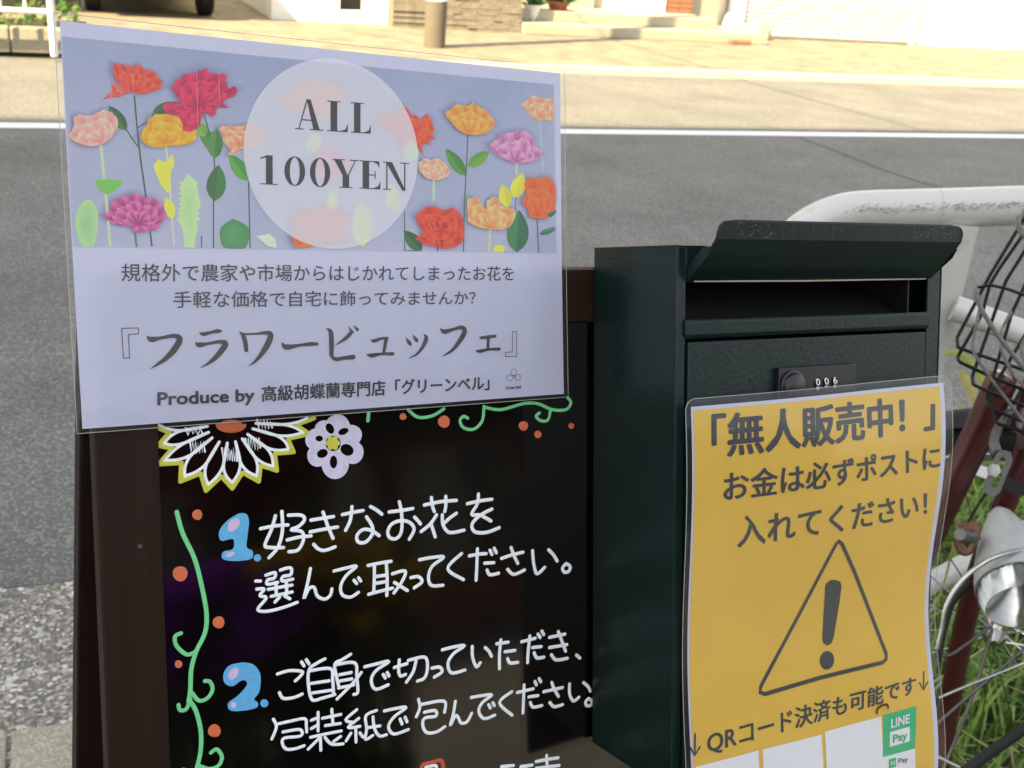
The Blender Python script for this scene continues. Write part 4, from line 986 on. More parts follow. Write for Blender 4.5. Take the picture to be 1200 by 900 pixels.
# ------------------------------------------------------------------ cut flowers for sale on a bench, facing the board (they show as soft colour in its gloss)
def mirror_pt(u, v, t):
    x, y = onB(u, v); P = BW_ @ Vector((x, y, PN)); nw = (BW_.to_3x3() @ Vector((0, 0, 1))); dv_ = (P-CAM).normalized()
    return P+(dv_-2*dv_.dot(nw)*nw)*t
M['petal'] = material('petal', (1, 1, 1), 0.6, attr=True, trans=0.3)
M['tin'] = material('zinc_bucket', (0.35, 0.36, 0.36), 0.4, metal=0.8, var=0.2, scale=20)
fl = [(mirror_pt(218, 735, 1.05), (0.62, 0.06, 0.78), 'purple'), (mirror_pt(375, 690, 1.15), (0.85, 0.65, 0.04), 'yellow'), (mirror_pt(300, 560, 1.5), (0.45, 0.03, 0.03), 'red')]
bz = min(p.z for p, _, _ in fl)-0.5
bc_ = sum((p for p, _, _ in fl), Vector())/3
bench = empty('flower_bench', Matrix.Translation((bc_.x, bc_.y, 0.02)), 'dark wooden bench holding tin buckets of cut flowers, opposite the board', 'bench')
mb = MB(); mb.box(-.6, .6, -.35, .35, bz-.05, bz-.022); mb.build('bench_top', M['brown_wood'], bench)
for x in (-.56, .52):
    for y in (-.31, .27):
        mb = MB(); mb.box(x, x+.04, y, y+.04, 0, bz-.051); mb.build('leg', M['brown_wood'], bench)
for p, c, nm in fl:
    bk = empty('flower_bucket', Matrix.Translation((p.x, p.y, bz)), 'tin bucket full of %s cut flowers on the bench' % nm, 'bucket', 'buckets of cut flowers')
    mb = MB(); mb.lathe([(0, 0), (.07, 0), (.095, .22), (.1, .225), (.09, .22), (.066, .01), (0, .01)], Matrix.Identity(4), 24); mb.build('bucket', M['tin'], bk, smooth=True)
    mb = MB(); hz_ = p.z-bz
    for k in range(120):
        an = random.uniform(0, 6.28); rr_ = random.uniform(0, .17); tip_ = Vector((rr_*math.cos(an), rr_*math.sin(an), hz_+random.uniform(-.07, .07))); mb.tube([Vector((tip_.x*.3, tip_.y*.3, .02)), tip_], .002, 5, (.05, .12, .03))
        for q in range(12):
            a2 = q*.52; d_ = Vector((math.cos(a2), math.sin(a2), .5-(q % 3)*.4)).normalized()*.036; sd = d_.cross(Vector((0, 0, 1))).normalized()*.015
            mb.add([tip_, tip_+d_*.6+sd, tip_+d_, tip_+d_*.6-sd], [(0, 1, 2, 3)], c)
    mb.build('blooms', M['petal'], bk)

# ------------------------------------------------------------------ text on printed sheets
CACHE = {}
def glyphs(txt, bold=0.0):
    key = (txt, bold)
    if key in CACHE: return CACHE[key]
    c = bpy.data.curves.new('t', 'FONT'); c.body = txt; c.offset = bold; c.resolution_u = 3; o = link(bpy.data.objects.new('t', c))
    me = bpy.data.meshes.new_from_object(o.evaluated_get(bpy.context.evaluated_depsgraph_get()))
    xs = [v.co.x for v in me.vertices]; ys = [v.co.y for v in me.vertices]; x0, x1, y0, y1 = min(xs), max(xs), min(ys), max(ys)
    V = [((v.co.x-x0)/(x1-x0), (y1-v.co.y)/(y1-y0)) for v in me.vertices]; Fc = [tuple(p.vertices) for p in me.polygons]
    bpy.data.objects.remove(o); bpy.data.curves.remove(c); bpy.data.meshes.remove(me)
    CACHE[key] = (V, Fc); return V, Fc
def bil(q, s_, t): 
    a = [q[0][i]*(1-s_)+q[1][i]*s_ for i in (0, 1)]; b = [q[3][i]*(1-s_)+q[2][i]*s_ for i in (0, 1)]
    return (a[0]*(1-t)+b[0]*t, a[1]*(1-t)+b[1]*t)
def put_text(mb, txt, quad, S, onf, off, bold=0.0, c=None, cut=0):
    if bold and len(txt) > 1:                    # thicken by overprinting shifted copies
        hq = (math.dist(quad[0], quad[3])+math.dist(quad[1], quad[2]))/2; dd = bold*hq; cps = [(0, 0), (dd, 0), (-dd, 0), (0, dd*.8), (0, -dd*.8), (dd*.7, dd*.6), (-dd*.7, -dd*.6), (dd*.7, -dd*.6), (-dd*.7, dd*.6)]
        if bold < 0.012: cps = cps[:5]
        quad = [(quad[0][0]+dd, quad[0][1]+dd*.8), (quad[1][0]-dd, quad[1][1]+dd*.8), (quad[2][0]-dd, quad[2][1]-dd*.8), (quad[3][0]+dd, quad[3][1]-dd*.8)]
        for i_, (du, dv_) in enumerate(cps): put_text(mb, txt, [(p[0]+du, p[1]+dv_) for p in quad], S, onf, off+i_*0.000012, 0.0, c, cut)
        return
    V, Fc = glyphs(txt, 0.0); q = [onf(*p) for p in quad]
    if cut:
        bm = bmesh.new(); vv = [bm.verts.new((s_, t, 0)) for s_, t in V]
        for f in Fc:
            try: bm.faces.new([vv[i] for i in f])
            except ValueError: pass
        for k in range(1, cut): bmesh.ops.bisect_plane(bm, geom=bm.verts[:]+bm.edges[:]+bm.faces[:], plane_co=(0, k/cut, 0), plane_no=(0, 1, 0))
        bm.verts.index_update(); V = [(v.co.x, v.co.y) for v in bm.verts]; Fc = [tuple(v.index for v in f.verts) for f in bm.faces]; bm.free()
    b = len(mb.v)
    for s_, t in V: x, y = bil(q, s_, t); mb.vert(S(x, y, off), c)
    for f in Fc: mb.f.append(tuple(b+i for i in f)); mb.m.append(0)

def film(name):
    m = bpy.data.materials.new(name); m.use_nodes = True; n = m.node_tree.nodes; l = m.node_tree.links; n.remove(n['Principled BSDF'])
    tr = n.new('ShaderNodeBsdfTransparent'); tr.inputs[0].default_value = (.96, .965, .96, 1); gl = n.new('ShaderNodeBsdfGlossy'); gl.inputs['Roughness'].default_value = 0.13
    lw = n.new('ShaderNodeLayerWeight'); lw.inputs[0].default_value = 0.5
    pw = n.new('ShaderNodeMath'); pw.operation = 'POWER'; pw.inputs[1].default_value = 4.0; l.new(lw.outputs['Facing'], pw.inputs[0])
    fr = n.new('ShaderNodeMath'); fr.operation = 'MULTIPLY_ADD'; fr.inputs[1].default_value = 0.55; fr.inputs[2].default_value = 0.035; l.new(pw.outputs[0], fr.inputs[0])
    tc = n.new('ShaderNodeTexCoord'); t = n.new('ShaderNodeTexNoise'); t.inputs['Scale'].default_value = 22; t.inputs['Detail'].default_value = 3; l.new(tc.outputs['Object'], t.inputs[0])
    bp = n.new('ShaderNodeBump'); bp.inputs['Strength'].default_value = 0.6; bp.inputs['Distance'].default_value = 0.0016; l.new(t.outputs['Fac'], bp.inputs['Height']); l.new(bp.outputs[0], gl.inputs['Normal']); l.new(bp.outputs[0], lw.inputs['Normal'])
    d_ = n.new('ShaderNodeBsdfDiffuse'); d_.inputs[0].default_value = (.8, .8, .78, 1); m2 = n.new('ShaderNodeMixShader'); m2.inputs[0].default_value = 0.015; l.new(tr.outputs[0], m2.inputs[1]); l.new(d_.outputs[0], m2.inputs[2]); tr = m2
    mx = n.new('ShaderNodeMixShader'); l.new(fr.outputs[0], mx.inputs[0]); l.new(tr.outputs[0], mx.inputs[1]); l.new(gl.outputs[0], mx.inputs[2]); l.new(mx.outputs[0], n['Material Output'].inputs[0])
    return m
M['film'] = film('laminate_film')
M['paper'] = material('white_paper', (0.62, 0.635, 0.82), 0.7, trans=0.18, var=0.012, scale=30)
M['print'] = material('printed_ink', (1, 1, 1), 0.7, attr=True, trans=0.18, var=0.03, scale=160)
M['black_print'] = material('grey_black_ink', (0.020, 0.019, 0.021), 0.6)

def grid_sheet(name, corners, S, off, m, parent, nu=4, nv=4, rad=0.0, thick=0.0):
    mb = MB()
    lu = math.dist(corners[0], corners[1]); lv = math.dist(corners[0], corners[3])
    for j in range(nv+1):
        for i in range(nu+1):
            s_, t = i/nu, j/nv
            x, y = bil(corners, s_, t); mb.vert(S(x, y, off))
    for j in range(nv):
        for i in range(nu): q = j*(nu+1)+i; mb.f.append((q, q+nu+1, q+nu+2, q+1)); mb.m.append(0)
    o = mb.build(name, m, parent, smooth=True, fix=False)
    if thick: md = o.modifiers.new('thick', 'SOLIDIFY'); md.thickness = thick; md.offset = -1
    return o
def inset(corners, l, r, t, b):
    W_ = math.dist(corners[0], corners[1]); H_ = math.dist(corners[0], corners[3])
    return [bil(corners, s_, q) for s_, q in ((l/W_, t/H_), (1-r/W_, t/H_), (1-r/W_, 1-b/H_), (l/W_, 1-b/H_))]

# ---- sheet one: white landscape notice
WN = 0.0045
sign = empty('price_notice', BW_ @ Matrix.Translation((-0.175, -0.036, WN)), 'laminated white landscape notice with flower photo, fixed over the top left of the A-frame board', 'notice')
iv_ = Matrix.Translation((0.175, 0.036, -WN))
def SW_(x, y, o):                                # a very slight bow of the stiff sheet
    u_ = (x+0.175)/0.15; v_ = (y-0.07)/0.105
    return iv_ @ Vector((x, y, WN+0.0009*max(0, v_)*u_*u_+0.0004*v_*v_+o))
def onW(u, v): return on(u, v, WN)
cW = [onW(62, 15.5), onW(660, 80), onW(665, 465), onW(90, 508)]
grid_sheet('paper', inset(cW, .0028, .0030, .0035, .0022), SW_, 0.0, M['paper'], sign, 16, 12)
grid_sheet('laminate', cW, SW_, 0.0011, M['film'], sign, 16, 12)
def rim(mb, C, S, off=0.0006):
    P = []
    for i in range(4):
        for k in range(24): P.append(Vector(S(*[C[i][q]+(C[(i+1) % 4][q]-C[i][q])*k/24 for q in (0, 1)], off)))
    P.append(P[0]); mb.tube(P, 0.00020, 6, cap=False)
M['rim'] = material('laminate_edge', (0.42, 0.42, 0.40), 0.2, coat=0.5)
mb = MB(); rim(mb, cW, SW_); mb.build('laminate_edge', M['rim'], sign, smooth=True)
REF = (196, 198, 222)
def pc(r_, g_, b_): return under(r_, g_, b_, REF, 0.78)
photo_q = [onW(72, 43), onW(648, 99.5), onW(652, 297), onW(86, 289.5)]
mb = MB(); n1, n2 = 40, 14
for j in range(n2+1):
    for i in range(n1+1):
        s_, t = i/n1, j/n2; x, y = bil(photo_q, s_, t)
        k = 0.5+0.5*math.sin(s_*13+math.sin(t*5+s_*7)*1.6)*0.6+random.uniform(-.1, .1)
        a = (134, 148, 200); b = (182, 182, 222); tt = min(1, max(0, 0.25+0.45*t+0.25*k-0.1))
        mb.vert(SW_(x, y, 0.00015), pc(*[a[q]+(b[q]-a[q])*tt for q in range(3)]))
for j in range(n2):
    for i in range(n1): q = j*(n1+1)+i; mb.f.append((q, q+n1+1, q+n1+2, q+1)); mb.m.append(0)
mb.build('printed_photo', M['print'], sign, fix=False)
LAY = [0.00020]
def nxt(): LAY[0] += 0.0000014; return LAY[0]
NB = [0]
def inside(u, v):                                # keep the print inside the photo's edge
    lo = 289.5+(u-86)*0.01325; return (u, min(v, lo-0.6))
def stem(pts, wd, c):
    mb = MB(); stroke(mb, [onW(*inside(*p)) for p in pts], wd*0.46/F, SW_, 0.00001, off=nxt(), c=pc(*c), round_=False); return mb
def shape(mb, pts, c, cc=None, ctr=None, sm=3):
    P = crom2(list(pts)+[pts[0]], sm)[:-1] if sm > 1 else pts
    P = [onW(*inside(*p)) for p in P]
    if ctr: mb.poly(P, SW_, pc(*c), nxt(), onW(*ctr), pc(*(cc or c)))
    else: mb.poly(P, SW_, pc(*c), nxt())
def mixc(a, b, t): return tuple(a[i]+(b[i]-a[i])*t for i in range(3))
def bloom(u, v, rx, ry, dark, light, n=7, layers=3, base=(0, 0.75), spread=(200, 340), seed=1, frill=0.10, name='printed_flower'):
    """side view of a paper flower: fans of ruffled petals rising from a base point, back petals first"""
    LAY[0] = 0.00036+0.00007*(NB[0] % 6); NB[0] += 1
    rnd = random.Random(seed); mb = MB(); bx, by = u+base[0]*rx, v+base[1]*ry
    for L in range(layers):
        m_ = n-L; k = 1-0.22*L
        for i in sorted(range(m_), key=lambda q: -abs(q-(m_-1)/2)):
            a = R_(spread[0]+(spread[1]-spread[0])*(i+0.5)/m_+rnd.uniform(-5, 5))
            tx_, ty_ = u+math.cos(a)*rx*1.0*k, v+0.35*ry*L*0.4+math.sin(a)*ry*k
            dx, dy = tx_-bx, ty_-by; Ln = math.hypot(dx, dy) or 1; nx_, ny_ = -dy/Ln, dx/Ln
            w_ = (rx+ry)*0.5*(1.5/m_+0.22)*k; pts = []
            for (f_, s_) in ((0, .12), (.4, .75), (.75, 1.0), (.95, .72)): pts.append((bx+dx*f_+nx_*w_*s_, by+dy*f_+ny_*w_*s_))
            for q in range(5): t = 0.6-1.2*(q+0.5)/5; e = 1.04+(frill if q % 2 else -frill*.3); pts.append((bx+dx*e+nx_*w_*t, by+dy*e+ny_*w_*t))
            for (f_, s_) in ((.95, -.72), (.75, -1.0), (.4, -.75), (0, -.12)): pts.append((bx+dx*f_+nx_*w_*s_, by+dy*f_+ny_*w_*s_))
            t = rnd.uniform(0.15, 0.9); shape(mb, pts, mixc(dark, light, min(1, t+0.15*L)), mixc(dark, light, max(0, t-0.45)), (bx+dx*.25, by+dy*.25), sm=2)
            # a fold line
            stroke(mb, [onW(*inside(bx+dx*.2, by+dy*.2)), onW(*inside(bx+dx*.85+nx_*w_*.2, by+dy*.85+ny_*w_*.2))], 0.0004, SW_, 0.000004, off=nxt(), c=pc(*mixc(dark, light, max(0, t-.35))), round_=False)
    return mb.build(name, M['print'], sign)
def leaf(p0, p1, w_, c, c2=None, bend=0.0, name='printed_leaf'):
    mb = MB(); dx, dy = p1[0]-p0[0], p1[1]-p0[1]; L = math.hypot(dx, dy); nx_, ny_ = -dy/L, dx/L; A = []; B = []
    for i in range(9):
        t = i/8; ww = w_*math.sin(math.pi*t**0.85)**0.8 if 0 < t < 1 else 0; off = bend*math.sin(math.pi*t)
        A.append((p0[0]+dx*t+nx_*(ww+off), p0[1]+dy*t+ny_*(ww+off))); B.append((p0[0]+dx*t+nx_*(-ww+off), p0[1]+dy*t+ny_*(-ww+off)))
    mid = [((a[0]+b[0])/2, (a[1]+b[1])/2) for a, b in zip(A, B)]
    shape(mb, A+mid[::-1], c, sm=1); shape(mb, B+mid[::-1], c2 or mixc(c, (255, 255, 255), 0.12), sm=1)
    return mb.build(name, M['print'], sign)
DG = (52, 92, 70); G1 = (62, 120, 58); G2 = (112, 158, 70); PALE = (168, 208, 158); STM = (62, 98, 92); PST = (190, 208, 190)
def st_(pts, wd=2.2, c=STM): stem(pts, wd, c).build('printed_stem', M['print'], sign)
st_([(157, 112), (161, 155), (165, 190), (170, 225), (178, 289)], 2.4, DG); st_([(164, 175), (155, 163), (148, 152)], 1.8, DG); st_([(161, 150), (171, 143)], 1.6, DG)
st_([(118, 170), (121, 200), (125, 240), (129, 289)], 4.0, PST); st_([(194, 170), (198, 205), (201, 250), (204, 289)], 3.0, (196, 200, 208))
st_([(239, 135), (246, 160), (251, 190), (250, 240), (250, 291)], 2.0, DG); st_([(291, 205), (292, 250), (293, 291)], 2.0, DG)
st_([(548, 155), (546, 200), (544, 240), (543, 296)], 2.2); st_([(508, 208), (508, 235)], 4, PST); st_([(574, 266), (573, 296)], 4.5, (190, 205, 160))
st_([(605, 190), (605, 205)], 3.5, PST); st_([(604, 220), (604, 262)], 1.8); st_([(629, 255), (631, 299)], 2.2); st_([(474, 248), (474, 296)], 2.0); st_([(633, 275), (643, 268), (651, 266)], 1.3)
st_([(632, 142), (636, 200)], 1.6, (190, 196, 214)); st_([(158, 272), (160, 290)], 3.2, (84, 130, 110)); st_([(236, 276), (236, 290)], 1.8); st_([(514, 285), (512, 296)], 2, (70, 50, 50))
LAY[0] = 0.00029
leaf((148, 153), (127, 124), 7.5, DG, G1); leaf((177, 136), (210, 120), 8, (44, 84, 62), (58, 104, 60)); leaf((258, 182), (232, 146), 8.5, G1, (80, 138, 66))
leaf((251, 186), (253, 150), 9, G1, (84, 140, 70)); leaf((251, 236), (256, 193), 11.5, G1, (56, 104, 62)); leaf((291, 212), (268, 180), 8.5, (70, 140, 60), (92, 160, 70)); leaf((240, 160), (231, 143), 7, G2)
leaf((545, 206), (522, 174), 7.5, (66, 128, 60), (84, 144, 66)); leaf((548, 195), (574, 177), 7, G2, (96, 152, 60)); leaf((474, 294), (492, 294), 1, DG); leaf((494, 294), (473, 270), 8, (44, 84, 58), (60, 104, 66))
leaf((605, 296), (608, 246), 13, (44, 104, 74), (58, 128, 88)); leaf((638, 253), (652, 247), 4, (44, 104, 74)); leaf((632, 274), (652, 268), 3.5, (60, 120, 96)); leaf((595, 243), (588, 216), 7.5, (206, 200, 62), (224, 218, 70)); leaf((602, 232), (612, 203), 8.5, (214, 206, 60), (230, 222, 76)); leaf((578, 295), (592, 290), 6, (230, 216, 70))
mb = MB(); shape(mb, [(111, 211), (128, 210), (144, 213), (138, 220), (127, 228), (121, 226), (115, 221)], (116, 186, 82), sm=2); mb.build('printed_leaf', M['print'], sign)
mb = MB(); shape(mb, [(102, 233), (110, 238), (115, 250), (114, 270), (109, 289), (97, 289), (90, 275), (88, 260), (92, 243)], (166, 208, 160), (150, 192, 150), (102, 262)); mb.build('printed_leaf', M['print'], sign)
mb = MB(); pts = [(216, 290), (214, 268)]
for k in range(8): pts += [(207+k*0.3, 256-k*6.2), (211+k*0.6, 256-k*6.2)]
pts += [(219, 203)]
for k in range(8): pts += [(229+k*1.2 if k < 5 else 236-k*0.2, 212+k*6.4), (231+k*1.0 if k < 5 else 230, 215+k*6.4)]
pts += [(232, 268), (229, 276), (228, 291)]
shape(mb, pts, (186, 218, 176), (170, 208, 160), (222, 240), sm=1); mb.build('printed_leaf', M['print'], sign)
mb = MB(); shape(mb, [(273, 256), (287, 263), (292, 270), (291, 282), (285, 292), (264, 291), (258, 280), (259, 266)], (70, 136, 92), (88, 154, 104), (272, 275)); mb.build('printed_leaf', M['print'], sign)
mb = MB(); shape(mb, [(186, 186), (194, 190), (201, 181), (204, 192), (200, 203), (199, 226), (190, 219), (184, 207), (180, 195)], (222, 224, 92), (210, 212, 70), (192, 203)); shape(mb, [(194, 232), (203, 238), (205, 248), (202, 257), (196, 252), (192, 242)], (220, 222, 80)); mb.build('printed_leaf', M['print'], sign)
Z1 = (60, 60, 6.0); Z2 = (60, 190, 6.0); Z3 = (250, 60, 6.0); Z4 = (250, 190, 6.0); Z5 = (440, 90, 5.4545); Z6 = (440, 190, 5.4545); ZP = (0, 0, 1.0)
# soft painted shadow round each flower in the printed photo: opacity is stored per point
m = bpy.data.materials.new('soft_print'); m.use_nodes = True; n = m.node_tree.nodes; l = m.node_tree.links; n.remove(n['Principled BSDF'])
at_ = n.new('ShaderNodeAttribute'); at_.attribute_name = 'Col'; sp_ = n.new('ShaderNodeSeparateColor'); l.new(at_.outputs['Color'], sp_.inputs[0])
tr = n.new('ShaderNodeBsdfTransparent'); df = n.new('ShaderNodeBsdfDiffuse'); df.inputs[0].default_value = (.20, .16, .38, 1); mx = n.new('ShaderNodeMixShader'); l.new(sp_.outputs[0], mx.inputs[0]); l.new(tr.outputs[0], mx.inputs[1]); l.new(df.outputs[0], mx.inputs[2]); l.new(mx.outputs[0], n['Material Output'].inputs[0])
M['soft'] = m
def flower(Z, outl, base, dark, light, seed, folds=9, layers=((1.0, 0), (0.78, 1), (0.52, 2)), frill=0.035, edge=0.35, soft_shadow=True):
    """printed paper flower: traced outline filled from its base with softly shaded folds, smaller front petals over it"""
    rnd = random.Random(seed); ox, oy, sc = Z
    P = [(ox+x/sc, oy+y/sc) for x, y in outl]; B = (ox+base[0]/sc, oy+base[1]/sc); n_ = 120
    Lc = [0]; Q = P+[P[0]]
    for p, q in zip(Q[:-1], Q[1:]): Lc.append(Lc[-1]+math.dist(p, q))
    ring = []; k = 0
    for i in range(n_):
        d_ = Lc[-1]*i/n_
        while Lc[k+1] < d_: k += 1
        t = (d_-Lc[k])/max(1e-6, Lc[k+1]-Lc[k]); ring.append((Q[k][0]+(Q[k+1][0]-Q[k][0])*t, Q[k][1]+(Q[k+1][1]-Q[k][1])*t))
    if soft_shadow:
        mb = MB(); C_ = (sum(p[0] for p in ring)/n_, sum(p[1] for p in ring)/n_+3)
        for (kk, al) in ((0.0, .42), (0.8, .40), (1.0, .26), (1.14, .09), (1.3, 0.001)):
            for p in ring[::4]: mb.vert(SW_(*onW(*inside(max(74+0.07*(p[1]-43)*1, C_[0]-2+(p[0]-C_[0])*kk), C_[1]+(p[1]-C_[1])*kk)), 0.00017+0.000001*(seed % 20)), (al, al, al))
        m_ = n_//4
        for i in range(4):
            for j in range(m_): mb.f.append((i*m_+j, (i+1)*m_+j, (i+1)*m_+(j+1) % m_, i*m_+(j+1) % m_)); mb.m.append(0)
        mb.build('printed_shade', M['soft'], sign, fix=False)
    LAY[0] = 0.00036+0.00007*(NB[0] % 6); NB[0] += 1; mb = MB()
    for (scl, lay) in layers:
        ph = rnd.uniform(0, 6); fo = folds*(1-0.12*lay); sx_ = rnd.uniform(-.06, .06); b0 = len(mb.v); NR = 9; off = nxt()+lay*0.000004
        for r_ in range(NR+1):
            rr = r_/NR
            for j, p in enumerate(ring):
                a = j/n_*2*math.pi; fr_ = 1+(frill*math.sin(a*fo*2.3+ph*2)+frill*.6*math.sin(a*fo*5.1+ph))*rr*rr*(1 if lay else .4)
                if lay: fr_ *= 1-0.10*lay*(0.5+0.5*math.sin(a*fo*0.5+ph))
                x = B[0]+(p[0]-B[0])*rr*scl*fr_+sx_*10*lay*rr; y = B[1]+(p[1]-B[1])*rr*scl*fr_
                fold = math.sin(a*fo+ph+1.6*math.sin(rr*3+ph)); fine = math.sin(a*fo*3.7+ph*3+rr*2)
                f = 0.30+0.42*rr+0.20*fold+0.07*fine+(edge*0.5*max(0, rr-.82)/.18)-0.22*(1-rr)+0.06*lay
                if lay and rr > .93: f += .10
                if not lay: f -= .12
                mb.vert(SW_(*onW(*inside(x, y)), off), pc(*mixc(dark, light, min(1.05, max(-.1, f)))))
        for r_ in range(NR):
            for j in range(n_): mb.f.append((b0+r_*n_+j, b0+(r_+1)*n_+j, b0+(r_+1)*n_+(j+1) % n_, b0+r_*n_+(j+1) % n_)); mb.m.append(0)
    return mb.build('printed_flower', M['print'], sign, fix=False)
flower(Z1, [(440,80),(470,95),(500,90),(520,110),(550,100),(575,115),(600,92),(630,105),(650,130),(680,130),(710,140),(740,165),(760,195),(780,210),(770,240),(780,260),(740,275),(700,290),(640,305),(580,295),(520,275),(480,240),(450,200),(430,150)], (585,290), (176,36,40), (236,98,74), 1, 11)
flower(Z1, [(415,230),(440,225),(480,250),(550,290),(480,325),(400,330),(358,343),(395,305),(430,275)], (540,292), (180,40,52), (240,120,110), 2, 5, soft_shadow=False)
flower(Z1, [(625,600),(640,560),(670,520),(680,480),(720,450),(780,440),(850,450),(920,475),(990,535),(1020,570),(1015,620),(980,650),(900,665),(830,668),(770,680),(700,675),(640,640)], (810,650), (196,120,18), (248,188,44), 3, 6)
flower(ZP, [(200,103),(207,94),(213,92),(215,86),(222,87),(228,85),(235,83),(240,80),(245,85),(252,87),(258,87),(263,88),(267,86),(264,92),(266,102),(273,106),(275,100),(278,108),(275,113),(265,116),(260,120),(268,127),(258,123),(253,124),(253,134),(248,137),(243,132),(237,134),(233,150),(222,155),(214,154),(213,143),(207,136),(196,133),(190,129),(192,122),(203,120),(212,122),(206,112)], (233,124), (146,16,66), (224,50,108), 4, 13)
flower(Z1, [(118,590),(160,530),(155,460),(200,445),(260,455),(310,440),(360,412),(410,425),(455,460),(470,510),(455,560),(420,610),(370,650),(310,670),(240,670),(170,640),(130,615)], (345,645), (206,124,136), (246,192,192), 5, 7)
flower(Z2, [(365,375),(410,340),(410,300),(440,265),(490,250),(530,235),(570,220),(620,225),(650,250),(700,245),(740,270),(780,300),(800,350),(815,380),(770,430),(750,470),(690,485),(620,495),(570,485),(560,450),(500,450),(430,430),(390,405)], (610,440), (126,34,104), (224,116,190), 6, 12, frill=.05)
flower(Z3, [(35,540),(60,530),(110,520),(160,530),(195,525),(240,515),(300,510),(360,530),(415,590),(380,630),(330,670),(260,690),(190,690),(130,735),(100,725),(120,700),(70,640),(60,590)], (190,665), (226,100,84), (252,190,164), 7, 8)
flower(Z3, [(440,315),(490,300),(540,320),(550,250),(600,215),(690,190),(770,215),(860,225),(890,260),(920,310),(900,380),(860,430),(790,480),(720,470),(640,430),(560,420),(500,370)], (740,430), (236,110,84), (252,176,140), 8, 8)
flower(Z3, [(690,790),(720,730),(740,680),(790,670),(840,660),(890,690),(900,740),(970,760),(985,820),(930,870),(880,890),(800,905),(720,880)], (800,830), (220,60,140), (244,120,184), 9, 8)
flower(Z5, [(10,270),(30,230),(80,235),(130,250),(135,190),(170,185),(205,205),(225,250),(250,245),(275,255),(270,290),(330,238),(355,270),(360,310),(380,340),(350,365),(380,395),(335,405),(350,440),(320,425),(290,430),(305,490),(260,450),(215,440),(170,465),(135,445),(150,385),(80,350),(30,310)], (240,335), (196,36,26), (246,104,66), 10, 12)
flower(Z5, [(445,225),(480,205),(510,175),(550,180),(600,185),(620,155),(640,185),(700,210),(740,260),(765,300),(730,340),(700,365),(640,375),(580,370),(520,340),(480,290),(450,260)], (590,362), (214,104,36), (254,182,96), 11, 9)
flower(Z5, [(270,550),(310,520),(350,530),(400,520),(440,550),(475,600),(460,640),(440,650),(390,665),(320,650),(275,600)], (375,655), (226,130,124), (252,196,184), 12, 8)
flower(Z5, [(725,430),(780,400),(790,370),(850,360),(900,345),(960,350),(1010,390),(1015,440),(1070,490),(1030,530),(970,550),(900,555),(850,540),(790,510),(740,470)], (900,548), (150,78,150), (228,164,218), 13, 7)
flower(Z5, [(925,180),(965,150),(985,120),(1040,130),(1080,140),(1130,145),(1130,285),(1080,280),(1000,270),(960,220)], (1060,265), (218,120,100), (250,192,170), 14, 7, soft_shadow=False)
flower(Z6, [(250,350),(290,310),(340,280),(400,290),(440,310),(480,290),(530,310),(560,370),(565,430),(560,500),(520,540),(450,555),(390,545),(320,530),(250,490),(300,460),(280,410)], (420,440), (170,26,18), (242,84,50), 15, 7)
flower(Z6, [(580,270),(590,230),(630,222),(665,240),(680,290),(705,300),(705,250),(740,225),(780,225),(800,280),(850,290),(895,310),(890,360),(860,410),(800,435),(720,430),(640,415),(590,380)], (725,425), (228,108,58), (254,196,146), 16, 8)
flower(Z6, [(945,140),(980,95),(1030,105),(1080,90),(1120,110),(1150,160),(1152,250),(1140,310),(1090,330),(1110,360),(1040,365),(980,350),(970,300),(930,260),(960,200)], (1030,345), (196,72,30), (242,116,52), 17, 5, frill=.02)
flower(Z4, [(540,400),(590,360),(640,340),(700,340),(750,305),(830,310),(880,340),(940,345),(955,400),(930,450),(890,480),(950,500),(940,540),(850,575),(760,560),(700,590),(640,600),(570,600),(540,500),(590,480),(550,440)], (740,520), (236,78,30), (252,134,66), 18, 8)
mb = MB(); shape(mb, [(300, 277), (315, 274), (322, 280), (324, 291), (312, 288)], (206, 220, 218), sm=1); mb.build('printed_leaf', M['print'], sign)
for (p0, p1, w_) in (((388, 246), (390, 222), 7), ((424, 290), (424, 235), 12), ((362, 180), (372, 155), 9), ((462, 250), (458, 215), 9), ((482, 190), (480, 165), 9)): leaf(p0, p1, w_, (206, 214, 110) if p1[1] > 200 else (190, 214, 140))
LAY[0] = 0.00074
for (u0, v0) in ((505, 261), (511, 259), (518, 260), (522, 262), (510, 282), (516, 281)): st_([(u0, v0), (u0+1.5, v0+6)], 1.6, (70, 30, 30))
LAY[0] = 0.00078
# vertical white streaks of the printer
for u0, v0, v1 in ((155, 80, 110), (230, 82, 150), (256, 85, 140), (179, 130, 170), (549, 120, 160), (375, 240, 285), (393, 245, 285), (612, 215, 255)): st_([(u0, v0), (u0+1.2, v1)], 0.45, (226, 170, 176))
# translucent white disc
m = bpy.data.materials.new('translucent_white_disc'); m.use_nodes = True; n = m.node_tree.nodes; l = m.node_tree.links; n.remove(n['Principled BSDF'])
tr = n.new('ShaderNodeBsdfTransparent'); df = n.new('ShaderNodeBsdfDiffuse'); df.inputs[0].default_value = (.93, .93, 1.0, 1); mx = n.new('ShaderNodeMixShader'); mx.inputs[0].default_value = 0.60
l.new(tr.outputs[0], mx.inputs[1]); l.new(df.outputs[0], mx.inputs[2]); l.new(mx.outputs[0], n['Material Output'].inputs[0])
mb = MB(); nr = 8; nj = 72
for i in range(nr+1):
    for j in range(nj):
        a = 2*math.pi*j/nj; k = i/nr; mb.vert(SW_(*onW(387+k*(102*math.cos(a)), 180.5+k*(111*math.sin(a)+math.cos(a)*6)), 0.00082))
for i in range(nr):
    for j in range(nj): mb.f.append((i*nj+j, (i+1)*nj+j, (i+1)*nj+(j+1) % nj, i*nj+(j+1) % nj)); mb.m.append(0)
